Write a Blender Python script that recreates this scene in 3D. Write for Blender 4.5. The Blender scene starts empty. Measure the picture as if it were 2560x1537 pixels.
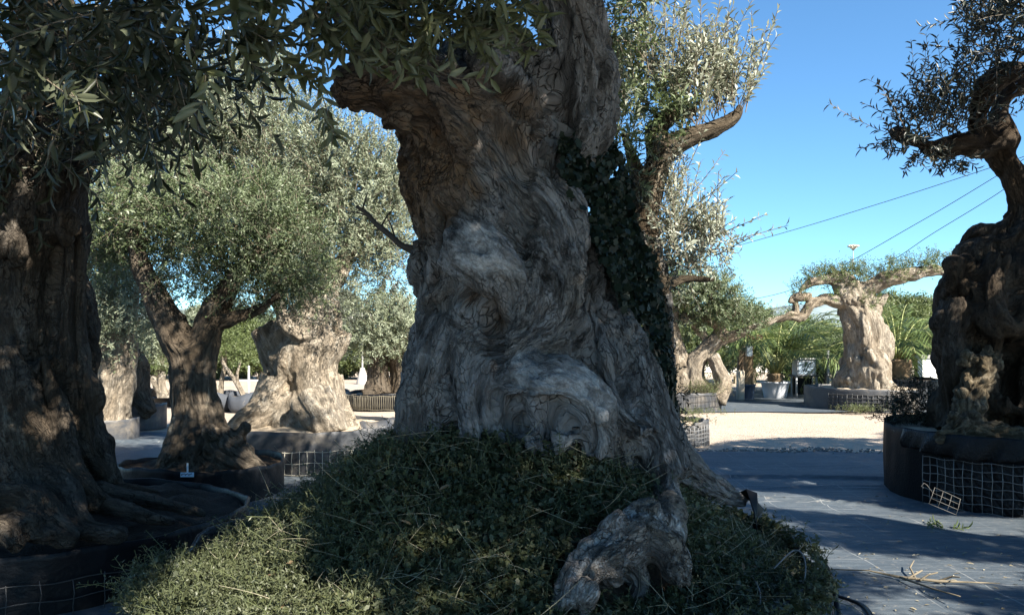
import bpy, bmesh, math, random
import numpy as np
from mathutils import Vector, Matrix
random.seed(7); RNG = np.random.RandomState(11)
sc = bpy.context.scene
COL = sc.collection
# ------------------------------------------------------------------ camera / sky / sun
F = 1991.0; CH = 1.3; HY = 860.0; PW, PH = 2560.0, 1537.0
cam = bpy.data.cameras.new('camera'); camo = bpy.data.objects.new('camera', cam); COL.objects.link(camo)
camo.location = (0, 0, CH); camo.rotation_euler = (math.radians(90), 0, 0)
cam.sensor_width = 36; cam.lens = 36*F/PW; cam.shift_y = (HY-PH/2)/PW
cam.clip_start = 0.05; cam.clip_end = 4000
sc.camera = camo
SUN_EL = math.radians(38); SUN_AZ = math.radians(135)      # azimuth clockwise from +Y
SDIR = Vector((math.cos(SUN_EL)*math.sin(SUN_AZ), math.cos(SUN_EL)*math.cos(SUN_AZ), math.sin(SUN_EL)))
w = bpy.data.worlds.new('World'); sc.world = w; w.use_nodes = True
wn = w.node_tree.nodes; bg = wn['Background']
sky = wn.new('ShaderNodeTexSky'); sky.sky_type = 'NISHITA'; sky.sun_disc = False
sky.sun_elevation = SUN_EL; sky.sun_rotation = SUN_AZ; sky.air_density = 1.0; sky.dust_density = 0.1; sky.ozone_density = 4.0; sky.altitude = 1500
tint = wn.new('ShaderNodeMix'); tint.data_type = 'RGBA'; tint.blend_type = 'MULTIPLY'; tint.inputs[0].default_value = 1; tint.inputs[7].default_value = (.72, 1.0, 1.06, 1)
w.node_tree.links.new(sky.outputs[0], tint.inputs[6]); w.node_tree.links.new(tint.outputs[2], bg.inputs[0]); bg.inputs[1].default_value = 0.064
sl = bpy.data.lights.new('sun', 'SUN'); sl.energy = 5.0; sl.angle = math.radians(0.5); sl.color = (1.0, 0.93, 0.82)
slo = bpy.data.objects.new('sun', sl); COL.objects.link(slo)
slo.rotation_euler = SDIR.to_track_quat('Z', 'Y').to_euler()
sc.view_settings.view_transform = 'Standard'; sc.view_settings.look = 'None'
sc.view_settings.exposure = 1.9; sc.view_settings.gamma = 1.0
sc.cycles.max_bounces = 5; sc.cycles.diffuse_bounces = 3; sc.cycles.transmission_bounces = 3; sc.cycles.glossy_bounces = 2

# ------------------------------------------------------------------ helpers
def P(px, py, d): return Vector(((px-1280.0)/F*d, d, CH-(py-HY)/F*d))
def tag(o, label=None, cat=None, group=None, kind=None):
    if label: o['label'] = label
    if cat: o['category'] = cat
    if group: o['group'] = group
    if kind: o['kind'] = kind
    return o
def thing(name, label, cat, loc=(0, 0, 0), group=None):
    o = bpy.data.objects.new(name, None); COL.objects.link(o); o.location = loc; o.empty_display_size = .2
    return tag(o, label, cat, group)
def link(name, me, mat, parent=None, loc=None):
    o = bpy.data.objects.new(name, me); COL.objects.link(o)
    if mat and not me.materials: me.materials.append(mat)
    if parent: o.parent = parent
    if loc is not None: o.location = loc
    return o
def npmesh(name, V, faces, smooth=False, rnd=None):
    """V (n,3); faces list of int arrays (m,k)"""
    me = bpy.data.meshes.new(name)
    V = np.asarray(V, dtype=np.float32)
    me.vertices.add(len(V)); me.vertices.foreach_set('co', V.ravel())
    lt = []; ls = []; st = 0
    for f in faces:
        f = np.asarray(f, dtype=np.int32)
        if len(f) == 0: continue
        k = f.shape[1]; lt.append(f.ravel()); ls.append(np.full(len(f), k, dtype=np.int32))
    loops = np.concatenate(lt); tot = np.concatenate(ls)
    starts = np.concatenate([[0], np.cumsum(tot)[:-1]]).astype(np.int32)
    me.loops.add(len(loops)); me.loops.foreach_set('vertex_index', loops)
    me.polygons.add(len(tot)); me.polygons.foreach_set('loop_start', starts); me.polygons.foreach_set('loop_total', tot)
    if smooth: me.polygons.foreach_set('use_smooth', np.ones(len(tot), dtype=bool))
    if rnd is not None:
        a = me.attributes.new('rnd', 'FLOAT', 'POINT'); a.data.foreach_set('value', np.asarray(rnd, dtype=np.float32))
    me.update(calc_edges=True); me.validate()
    return me
class MB:
    """collects shapes into one mesh"""
    def __init__(s): s.v = []; s.f = []
    def tube(s, pts, rad, seg=8, cap=True):
        pts = [Vector(p) for p in pts]; n = len(pts)
        if not hasattr(rad, '__len__'): rad = [rad]*n
        b = len(s.v); t0 = None
        for i in range(n):
            t = (pts[min(i+1, n-1)]-pts[max(i-1, 0)]); t = t.normalized() if t.length > 1e-9 else Vector((0, 0, 1))
            if t0 is None:
                u = t.cross(Vector((0, 0, 1)) if abs(t.z) < .9 else Vector((1, 0, 0))).normalized()
            else:
                u = (u - t*u.dot(t)); u = u.normalized() if u.length > 1e-6 else t.orthogonal().normalized()
            t0 = t; v = t.cross(u)
            for k in range(seg):
                a = 2*math.pi*k/seg
                s.v.append(tuple(pts[i]+(u*math.cos(a)+v*math.sin(a))*rad[i]))
        for i in range(n-1):
            for k in range(seg):
                k2 = (k+1) % seg
                s.f.append((b+i*seg+k, b+i*seg+k2, b+(i+1)*seg+k2, b+(i+1)*seg+k))
        if cap:
            s.f.append(tuple(b+k for k in reversed(range(seg)))); s.f.append(tuple(b+(n-1)*seg+k for k in range(seg)))
        return s
    def box(s, c, size, rz=0, rx=0, ry=0):
        M = Matrix.Rotation(rz, 3, 'Z') @ Matrix.Rotation(ry, 3, 'Y') @ Matrix.Rotation(rx, 3, 'X'); b = len(s.v); c = Vector(c)
        for x in (-.5, .5):
            for y in (-.5, .5):
                for z in (-.5, .5): s.v.append(tuple(c+M @ Vector((x*size[0], y*size[1], z*size[2]))))
        for f in ((0, 1, 3, 2), (4, 6, 7, 5), (0, 4, 5, 1), (2, 3, 7, 6), (0, 2, 6, 4), (1, 5, 7, 3)): s.f.append(tuple(b+i for i in f))
        return s
    def blob(s, c, r, nu=14, nv=9, M=None):
        b = len(s.v); c = Vector(c); r = (r, r, r) if not hasattr(r, '__len__') else r
        for j in range(nv+1):
            th = math.pi*j/nv
            for i in range(nu):
                a = 2*math.pi*i/nu
                q = Vector((r[0]*math.sin(th)*math.cos(a), r[1]*math.sin(th)*math.sin(a), r[2]*math.cos(th)))
                if M: q = M @ q
                s.v.append(tuple(c+q))
        for j in range(nv):
            for i in range(nu):
                i2 = (i+1) % nu
                s.f.append((b+j*nu+i, b+(j+1)*nu+i, b+(j+1)*nu+i2, b+j*nu+i2))
        return s
    def lathe(s, prof, c=(0, 0, 0), seg=32, wob=None):
        b = len(s.v); n = len(prof)
        for i, (r, z) in enumerate(prof):
            for k in range(seg):
                a = 2*math.pi*k/seg; rr = r; zz = z
                if wob: rr, zz = wob(a, r, z)
                s.v.append((c[0]+rr*math.cos(a), c[1]+rr*math.sin(a), c[2]+zz))
        for i in range(n-1):
            for k in range(seg):
                k2 = (k+1) % seg
                s.f.append((b+i*seg+k, b+i*seg+k2, b+(i+1)*seg+k2, b+(i+1)*seg+k))
        return s
    def mesh(s, name, smooth=True, bevel=0):
        me = bpy.data.meshes.new(name); me.from_pydata(s.v, [], s.f)
        bm = bmesh.new(); bm.from_mesh(me)
        bmesh.ops.remove_doubles(bm, verts=bm.verts, dist=1e-6)
        bmesh.ops.recalc_face_normals(bm, faces=bm.faces)
        if bevel: bmesh.ops.bevel(bm, geom=[e for e in bm.edges if e.calc_face_angle(0) > .6], offset=bevel, segments=2, affect='EDGES')
        bm.to_mesh(me); bm.free()
        if smooth:
            for p in me.polygons: p.use_smooth = True
        return me
    def build(s, name, mat, parent=None, smooth=True, bevel=0, loc=None):
        return link(name, s.mesh(name, smooth, bevel), mat, parent, loc)

# numpy gradient noise
_perm = RNG.permutation(256); _perm = np.concatenate([_perm, _perm, _perm])
_g = RNG.normal(size=(256, 3)); _g /= np.linalg.norm(_g, axis=1)[:, None]
def perlin(p):
    p = np.asarray(p, dtype=np.float64); i = np.floor(p).astype(int); f = p-i; i &= 255
    u = f*f*f*(f*(f*6-15)+10); out = 0
    for dx in (0, 1):
        wx = u[:, 0] if dx else 1-u[:, 0]
        for dy in (0, 1):
            wy = u[:, 1] if dy else 1-u[:, 1]
            for dz in (0, 1):
                wz = u[:, 2] if dz else 1-u[:, 2]
                h = _perm[_perm[_perm[(i[:, 0]+dx) & 255]+((i[:, 1]+dy) & 255)]+((i[:, 2]+dz) & 255)]
                g = _g[h]
                out = out+wx*wy*wz*(g[:, 0]*(f[:, 0]-dx)+g[:, 1]*(f[:, 1]-dy)+g[:, 2]*(f[:, 2]-dz))
    return out*1.5
def fbm(p, o=3):
    r = 0; a = 1
    for k in range(o): r = r+a*perlin(p*(2.03**k)+k*17.3); a *= .5
    return r
def in_poly(x, y, poly):
    ins = np.zeros(len(x), dtype=bool); n = len(poly); j = n-1
    for i in range(n):
        xi, yi = poly[i]; xj, yj = poly[j]
        c = ((yi > y) != (yj > y)) & (x < (xj-xi)*(y-yi)/((yj-yi) if yj != yi else 1e-9)+xi)
        ins ^= c; j = i
    return ins

# ------------------------------------------------------------------ materials
class N:
    def __init__(s, name):
        s.m = bpy.data.materials.new(name); s.m.use_nodes = True; s.t = s.m.node_tree; s.b = s.t.nodes['Principled BSDF']
        s.out = s.t.nodes['Material Output']
    def n(s, typ, **k):
        x = s.t.nodes.new('ShaderNode'+typ)
        for a, b in k.items(): setattr(x, a, b)
        return x
    def l(s, a, b): s.t.links.new(a, b)
    def coord(s, kind='Object', scale=(1, 1, 1), attr=None):
        m = s.n('Mapping'); m.inputs['Scale'].default_value = scale
        if attr: a = s.n('Attribute'); a.attribute_name = attr; s.l(a.outputs['Vector'], m.inputs[0])
        else: s.l(s.n('TexCoord').outputs[kind], m.inputs[0])
        return m.outputs[0]
    def noise(s, co, scale, detail=4, rough=.55, dist=0):
        x = s.n('TexNoise'); x.inputs['Scale'].default_value = scale; x.inputs['Detail'].default_value = detail
        x.inputs['Roughness'].default_value = rough; x.inputs['Distortion'].default_value = dist; s.l(co, x.inputs['Vector']); return x
    def ramp(s, fac, stops):
        x = s.n('ValToRGB'); e = x.color_ramp.elements
        while len(e) < len(stops): e.new(.5)
        for i, (p, c) in enumerate(stops):
            e[i].position = p; e[i].color = (c, c, c, 1) if not hasattr(c, '__len__') else (*c, 1)
        s.l(fac, x.inputs[0]); return x.outputs[0]
    def mix(s, fac, a, b, mode='MIX'):
        x = s.n('Mix', data_type='RGBA', blend_type=mode)
        for v, i in ((fac, 0), (a, 6), (b, 7)):
            if hasattr(v, 'is_output') or hasattr(v, 'links'): s.l(v, x.inputs[i])
            else: x.inputs[i].default_value = v if i == 0 else (*v, 1)
        return x.outputs[2]
    def math(s, op, a, b=None):
        x = s.n('Math', operation=op)
        for i, v in enumerate((a, b)):
            if v is None: continue
            if hasattr(v, 'links'): s.l(v, x.inputs[i])
            else: x.inputs[i].default_value = v
        return x.outputs[0]
    def bump(s, h, strength=.5, dist=.02, prev=None):
        x = s.n('Bump'); x.inputs['Strength'].default_value = strength; x.inputs['Distance'].default_value = dist
        s.l(h, x.inputs['Height'])
        if prev: s.l(prev, x.inputs['Normal'])
        return x.outputs[0]
    def base(s, c):
        if hasattr(c, 'links'): s.l(c, s.b.inputs['Base Color'])
        else: s.b.inputs['Base Color'].default_value = (*c, 1)
        return s
    def rough(s, r, spec=.5):
        if hasattr(r, 'links'): s.l(r, s.b.inputs['Roughness'])
        else: s.b.inputs['Roughness'].default_value = r
        s.b.inputs['Specular IOR Level'].default_value = spec; return s
    def normal(s, n): s.l(n, s.b.inputs['Normal']); return s

def bark(name, grey, brown, crack, pale, scale=1.0, crackmix=.8, pale_at=.58, bumpd=.012, warm=(.15, .085, .036)):
    """grey plates split by dark cracks, long fibres, pale worn patches, warm bounce light painted brown"""
    m = N(name); co = m.coord(attr='bark'); cf = m.coord(attr='fibre'); pa = m.n('Attribute'); pa.attribute_name = 'pale'; pv = pa.outputs['Fac']
    big = m.noise(co, 2.2*scale, 3, .55); med = m.noise(co, 9*scale, 5, .65); fine = m.noise(co, 75*scale, 4, .7); fib = m.noise(cf, 42*scale, 5, .65, .3)
    warp = m.noise(co, 6*scale, 4, .65)
    def vor(sc, amt, c0):
        wv = m.n('VectorMath', operation='MULTIPLY_ADD'); m.l(warp.outputs['Color'], wv.inputs[0]); wv.inputs[1].default_value = (amt/scale,)*3; m.l(c0, wv.inputs[2])
        v = m.n('TexVoronoi', feature='DISTANCE_TO_EDGE'); v.inputs['Scale'].default_value = sc*scale; m.l(wv.outputs[0], v.inputs['Vector']); return v.outputs['Distance']
    brk = m.noise(co, 30*scale, 4, .7); wid = m.ramp(m.noise(co, 8*scale, 4, .7).outputs[0], [(.3, .35), (.7, 2.6)])
    def crk(sc, amt): return m.math('ADD', m.math('MULTIPLY', vor(sc, amt, co), wid), m.math('MULTIPLY', m.ramp(brk.outputs[0], [(.46, 0), (.62, 1)]), .05))
    c1 = m.ramp(crk(24, .13), [(0, 1), (.025, .7), (.07, 0)]); c2 = m.ramp(crk(47, .09), [(0, .75), (.03, .4), (.08, 0)])
    c3 = m.ramp(fib.outputs[0], [(.30, .95), (.43, 0)])
    fb2 = m.noise(cf, 17*scale, 6, .7, .35); c4 = m.ramp(fb2.outputs[0], [(.34, 1), (.43, .5), (.48, 0)]); k4 = m.ramp(m.noise(co, 2.1*scale, 4, .65).outputs[0], [(.36, .2), (.58, 1)])
    k1 = m.ramp(m.noise(co, 3.1*scale, 5, .7).outputs[0], [(.45, 0), (.60, .9)]); k2 = m.ramp(m.noise(co, 2.6*scale, 4, .65, .3).outputs[0], [(.40, .2), (.56, 1)])
    k3 = m.ramp(m.noise(co, 3.7*scale, 4, .65).outputs[0], [(.38, .25), (.56, 1)])
    worn = m.ramp(pv, [(.25, 1), (.8, .3)])
    cr = m.math('MAXIMUM', m.math('MULTIPLY', c1, k1), m.math('MAXIMUM', m.math('MULTIPLY', c2, k2), m.math('MULTIPLY', c3, k3)))
    cr = m.math('MAXIMUM', cr, m.math('MULTIPLY', c4, k4)); cr = m.math('MULTIPLY', cr, worn)
    base = m.mix(m.ramp(big.outputs[0], [(.38, 0), (.62, 1)]), grey, brown)
    pv2 = m.n('TexVoronoi'); pv2.inputs['Scale'].default_value = 24*scale; pv2.inputs['Randomness'].default_value = 1; m.l(co, pv2.inputs['Vector']); sx = m.n('SeparateColor'); m.l(pv2.outputs['Color'], sx.inputs[0])
    base = m.mix(m.ramp(sx.outputs[0], [(.1, .38), (.7, 0)]), base, tuple(x*.45 for x in brown))
    base = m.mix(m.ramp(med.outputs[0], [(.32, .6), (.58, 0)]), base, tuple(x*.42 for x in grey))
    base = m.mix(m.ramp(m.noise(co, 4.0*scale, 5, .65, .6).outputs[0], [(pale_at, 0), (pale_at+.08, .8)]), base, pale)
    base = m.mix(m.math('MULTIPLY', m.ramp(m.math('MULTIPLY', pv, -1.0), [(.15, 0), (.7, .85)]), m.ramp(med.outputs[0], [(.3, .5), (.6, 1)])), base, warm)  # warm bounce light put into the bark colour where the mask is negative
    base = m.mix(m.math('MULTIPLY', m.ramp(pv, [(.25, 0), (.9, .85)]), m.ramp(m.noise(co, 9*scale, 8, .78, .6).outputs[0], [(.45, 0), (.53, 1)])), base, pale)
    base = m.mix(m.ramp(fine.outputs[0], [(.35, .5), (.6, 0)]), base, tuple(x*.4 for x in brown))
    base = m.mix(m.ramp(fib.outputs[0], [(.35, .4), (.55, 0)]), base, tuple(x*.3 for x in grey))
    base = m.mix(m.math('MULTIPLY', cr, crackmix), base, crack)
    m.base(base).rough(.93, .12)
    hgt = m.math('ADD', m.math('MULTIPLY', cr, -1.3), m.math('MULTIPLY', fine.outputs[0], .35))
    hgt = m.math('ADD', hgt, m.math('ADD', m.math('MULTIPLY', med.outputs[0], .9), m.math('MULTIPLY', fib.outputs[0], .8)))
    m.normal(m.bump(hgt, 1.0, bumpd)); return m.m
def leafmat(name, a, b, under, rough=.45, trans=.25, spec=.4):
    m = N(name); at = m.n('Attribute'); at.attribute_name = 'rnd'
    top = m.mix(at.outputs['Fac'], a, b); gm = m.n('NewGeometry')
    c = m.mix(gm.outputs['Backfacing'], top, under); m.base(c).rough(rough, spec)
    tr = m.n('BsdfTranslucent'); m.l(m.mix(.5, top, tuple(min(1, x*1.5) for x in b)), tr.inputs[0])
    mx = m.n('MixShader'); mx.inputs[0].default_value = trans
    m.l(m.b.outputs[0], mx.inputs[1]); m.l(tr.outputs[0], mx.inputs[2]); m.l(mx.outputs[0], m.out.inputs[0]); return m.m
def plain(name, c, rough=.6, var=.35, scale=6, bumps=.004, metal=0, spec=.4, dirt=None, dirt_at=.55):
    m = N(name); co = m.coord(); n1 = m.noise(co, scale, 5, .6)
    col = m.mix(m.ramp(n1.outputs[0], [(.3, 1), (.7, 0)]), c, tuple(x*(1-var) for x in c))
    if dirt: col = m.mix(m.ramp(m.noise(co, scale*.6, 5, .65, .4).outputs[0], [(dirt_at, 0), (dirt_at+.15, .8)]), col, dirt)
    m.base(col).rough(m.ramp(n1.outputs[0], [(.3, rough*.85), (.7, min(1, rough*1.15))]), spec); m.b.inputs['Metallic'].default_value = metal
    m.normal(m.bump(m.noise(co, scale*9, 3).outputs[0], .5, bumps)); return m.m

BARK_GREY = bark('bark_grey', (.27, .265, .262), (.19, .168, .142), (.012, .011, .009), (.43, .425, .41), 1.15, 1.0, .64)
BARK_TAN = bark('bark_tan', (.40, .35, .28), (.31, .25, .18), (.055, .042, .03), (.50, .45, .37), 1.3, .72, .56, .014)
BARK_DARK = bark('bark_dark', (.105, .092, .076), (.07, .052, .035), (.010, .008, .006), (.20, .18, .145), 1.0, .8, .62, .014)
BARK_MID = bark('bark_mid', (.16, .135, .105), (.10, .075, .05), (.016, .012, .009), (.32, .28, .215), 1.0, .75, .60, .014)
BARK_ROUGH = bark('bark_rough', (.20, .165, .115), (.13, .10, .06), (.014, .010, .007), (.30, .26, .19), 1.6, .8, .55, .02)
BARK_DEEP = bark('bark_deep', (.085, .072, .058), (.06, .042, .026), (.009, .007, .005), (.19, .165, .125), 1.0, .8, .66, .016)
BARK_ROOT = bark('bark_root', (.27, .255, .24), (.20, .165, .125), (.016, .012, .009), (.46, .45, .43), 1.5, .8, .55, .012)
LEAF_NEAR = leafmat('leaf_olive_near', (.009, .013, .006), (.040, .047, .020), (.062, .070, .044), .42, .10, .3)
LEAF_MIDNEAR = leafmat('leaf_olive_branch', (.028, .035, .013), (.135, .145, .062), (.135, .145, .085), .42, .15, .4)
LEAF_SILVER = leafmat('leaf_olive_silver', (.085, .108, .052), (.20, .232, .128), (.20, .225, .15), .5, .2)
LEAF_GREEN = leafmat('leaf_green', (.034, .056, .018), (.125, .165, .068), (.125, .155, .085), .45, .22)
LEAF_PALE = leafmat('leaf_pale', (.15, .17, .10), (.33, .35, .255), (.29, .31, .25), .5, .25)
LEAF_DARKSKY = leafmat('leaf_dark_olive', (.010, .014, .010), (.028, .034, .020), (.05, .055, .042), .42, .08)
LEAF_HEDGE = leafmat('leaf_hedge', (.035, .058, .014), (.115, .150, .045), (.10, .125, .045), .5, .3)
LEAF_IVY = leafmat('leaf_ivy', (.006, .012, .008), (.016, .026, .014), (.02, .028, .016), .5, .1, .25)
LEAF_PALM = leafmat('leaf_palm', (.030, .060, .012), (.125, .170, .050), (.10, .14, .045), .45, .25)
LEAF_WEED = leafmat('leaf_weed', (.012, .022, .009), (.095, .104, .044), (.075, .085, .043), .5, .25)
STRAW = plain('straw', (.30, .275, .19), .7, .3, 30)
TWIG = plain('twig_bark', (.17, .14, .10), .8, .4, 20)
SOIL = plain('soil', (.075, .054, .036), .95, .6, 7, .03, spec=.1, dirt=(.035, .026, .018))
SOIL_PALE = plain('soil_pale', (.42, .35, .26), .95, .35, 7, .03, spec=.1, dirt=(.2, .15, .1))
PLASTIC = plain('black_plastic', (.006, .007, .009), .45, .4, 5, .006, spec=.18, dirt=(.02, .018, .016), dirt_at=.6)
PLASTIC_GREY = plain('grey_plastic', (.055, .058, .064), .5, .45, 4, .006, spec=.35, dirt=(.15, .13, .105), dirt_at=.52)
WIRE = plain('galvanised_wire', (.22, .22, .22), .5, .3, 20, .001, metal=.5)
WIRE_DARK = plain('dark_wire', (.07, .07, .07), .5, .3, 20, .001, metal=.3)

# ground materials
def mat_gravel():
    m = N('pale_gravel'); co = m.coord(); a = m.noise(co, .5, 5, .6); b = m.noise(co, 9, 5, .7); v = m.n('TexVoronoi'); v.inputs['Scale'].default_value = 38; m.l(co, v.inputs[0])
    c = m.mix(m.ramp(a.outputs[0], [(.35, 0), (.7, 1)]), (.46, .385, .31), (.37, .305, .24))
    c = m.mix(m.ramp(b.outputs[0], [(.35, .5), (.6, 0)]), c, (.28, .225, .17))
    c = m.mix(m.ramp(v.outputs['Distance'], [(.1, 0), (.7, .35)]), c, (.25, .205, .16))
    m.base(c).rough(.95, .1).normal(m.bump(m.math('ADD', b.outputs[0], m.math('MULTIPLY', v.outputs['Distance'], .6)), .8, .02)); return m.m
def mat_fabric():
    m = N('woven_ground_fabric'); co = m.coord()
    a = m.noise(co, .9, 5, .65, .5); b = m.noise(m.coord(scale=(3.5, 14, 1)), 1.6, 4, .6); d = m.noise(co, 22, 5, .7)
    c = m.mix(m.ramp(a.outputs[0], [(.3, 0), (.7, 1)]), (.056, .072, .088), (.098, .113, .122))
    c = m.mix(m.ramp(b.outputs[0], [(.4, .7), (.65, 0)]), c, (.042, .055, .068))
    c = m.mix(m.ramp(d.outputs[0], [(.58, 0), (.72, .6)]), c, (.24, .22, .19))
    # pale guide threads woven in
    g = m.n('TexBrick'); g.offset = 0; g.inputs['Scale'].default_value = 1; g.inputs['Mortar Size'].default_value = .0035; g.inputs['Mortar Smooth'].default_value = .2
    g.inputs['Brick Width'].default_value = .42; g.inputs['Row Height'].default_value = .25; m.l(m.coord(), g.inputs['Vector'])
    thr = m.ramp(m.noise(co, 1.1, 4).outputs[0], [(.45, .05), (.6, .7)])
    c = m.mix(m.math('MULTIPLY', g.outputs['Fac'], thr), c, (.28, .28, .27))
    wv = m.n('TexChecker'); wv.inputs['Scale'].default_value = 260; m.l(co, wv.inputs[0])
    h = m.math('ADD', m.math('MULTIPLY', wv.outputs['Fac'], .05), m.math('ADD', m.math('MULTIPLY', b.outputs[0], 1.2), m.math('MULTIPLY', d.outputs[0], .2)))
    m.base(c).rough(.6, .3).normal(m.bump(h, .6, .012)); return m.m
GRAVEL = mat_gravel(); FABRIC = mat_fabric()

# ------------------------------------------------------------------ wood builder
def spine_dirs(tubes, squash):
    """samples along the limbs: centre, direction, squashed bark coordinate carried along each limb"""
    S = []; D = []; O = []
    for t in tubes:
        o = None
        for a, b in zip(t[:-1], t[1:]):
            pa, pb = a[0], b[0]; d = (pb-pa)
            if d.length < 1e-6: continue
            n = max(1, int(d.length/.10)); dd = d.normalized()
            for k in range(n):
                c = np.array(tuple(pa+d*((k+.5)/n))); du = np.array(tuple(dd))
                if o is None:
                    if S:
                        m = min(range(len(S)), key=lambda q: ((S[q]-c)**2).sum()); r = c-S[m]; o = O[m]+r-D[m]*(r@D[m])*squash
                    else: o = c.copy()
                else: r = c-S[-1]; o = O[-1]+r-du*(r@du)*squash
                S.append(c); D.append(du); O.append(o)
    return np.array(S), np.array(D), np.array(O)
def worley(p):
    """second minus first nearest cell distance: small along cell borders"""
    i = np.floor(p).astype(int); f = p-i; F1 = np.full(len(p), 9.); F2 = np.full(len(p), 9.)
    for dx in (-1, 0, 1):
        for dy in (-1, 0, 1):
            for dz in (-1, 0, 1):
                h = _perm[_perm[_perm[(i[:, 0]+dx) & 255]+((i[:, 1]+dy) & 255)]+((i[:, 2]+dz) & 255)]
                q = _g[h]*.42+.5+np.array([dx, dy, dz]); d = np.sqrt(((q-f)**2).sum(1))
                n1 = d < F1; F2 = np.where(n1, F1, np.minimum(F2, d)); F1 = np.where(n1, d, F1)
    return F2-F1
def smooth_tube(t, sub=4):
    """t: list of (Vector, r) -> Catmull-Rom refined"""
    if len(t) < 3: return t
    out = []
    for i in range(len(t)-1):
        p0 = t[max(i-1, 0)]; p1 = t[i]; p2 = t[i+1]; p3 = t[min(i+2, len(t)-1)]
        for k in range(sub):
            s = k/sub; s2 = s*s; s3 = s2*s
            v = .5*((2*p1[0])+(p2[0]-p0[0])*s+(2*p0[0]-5*p1[0]+4*p2[0]-p3[0])*s2+(3*p1[0]-p0[0]-3*p2[0]+p3[0])*s3)
            out.append((v, p1[1]+(p2[1]-p1[1])*s))
    out.append(t[-1]); return out
def px_tube(spec): return [(P(a, b, d), r*d/F) for (a, b, d, r) in spec]
def strands(t, n, twist, rr=.34, off=.78, seed=0, jit=.5):
    """ropey ridges wound round a limb"""
    off = min(off, 1.0-rr*.95); R = random.Random(seed); out = []; L = sum((b[0]-a[0]).length for a, b in zip(t[:-1], t[1:]))
    for k in range(n):
        th = 2*math.pi*(k+R.uniform(-.3, .3))/n; ph = R.uniform(0, 6); s = 0; st = []; u = None
        k_r = R.uniform(.7, 1.25)
        for i, (c, r) in enumerate(t):
            d = (t[min(i+1, len(t)-1)][0]-t[max(i-1, 0)][0]).normalized()
            if u is None: u = d.cross(Vector((0, 1, 0)) if abs(d.y) < .9 else Vector((1, 0, 0))).normalized()
            else: u = (u-d*u.dot(d)).normalized()
            v = d.cross(u); a = th+twist*s/max(L, .01)+jit*math.sin(2.2*s/max(r, .03)*.3+ph)
            st.append((c+(u*math.cos(a)+v*math.sin(a))*r*off*(1+.12*math.sin(3*s+ph)), max(.006, r*rr*k_r*(1+.25*math.sin(4.1*s/max(r*3, .05)+ph)))))
            if i < len(t)-1: s += (t[i+1][0]-c).length
        out.append(st)
    return out
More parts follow.
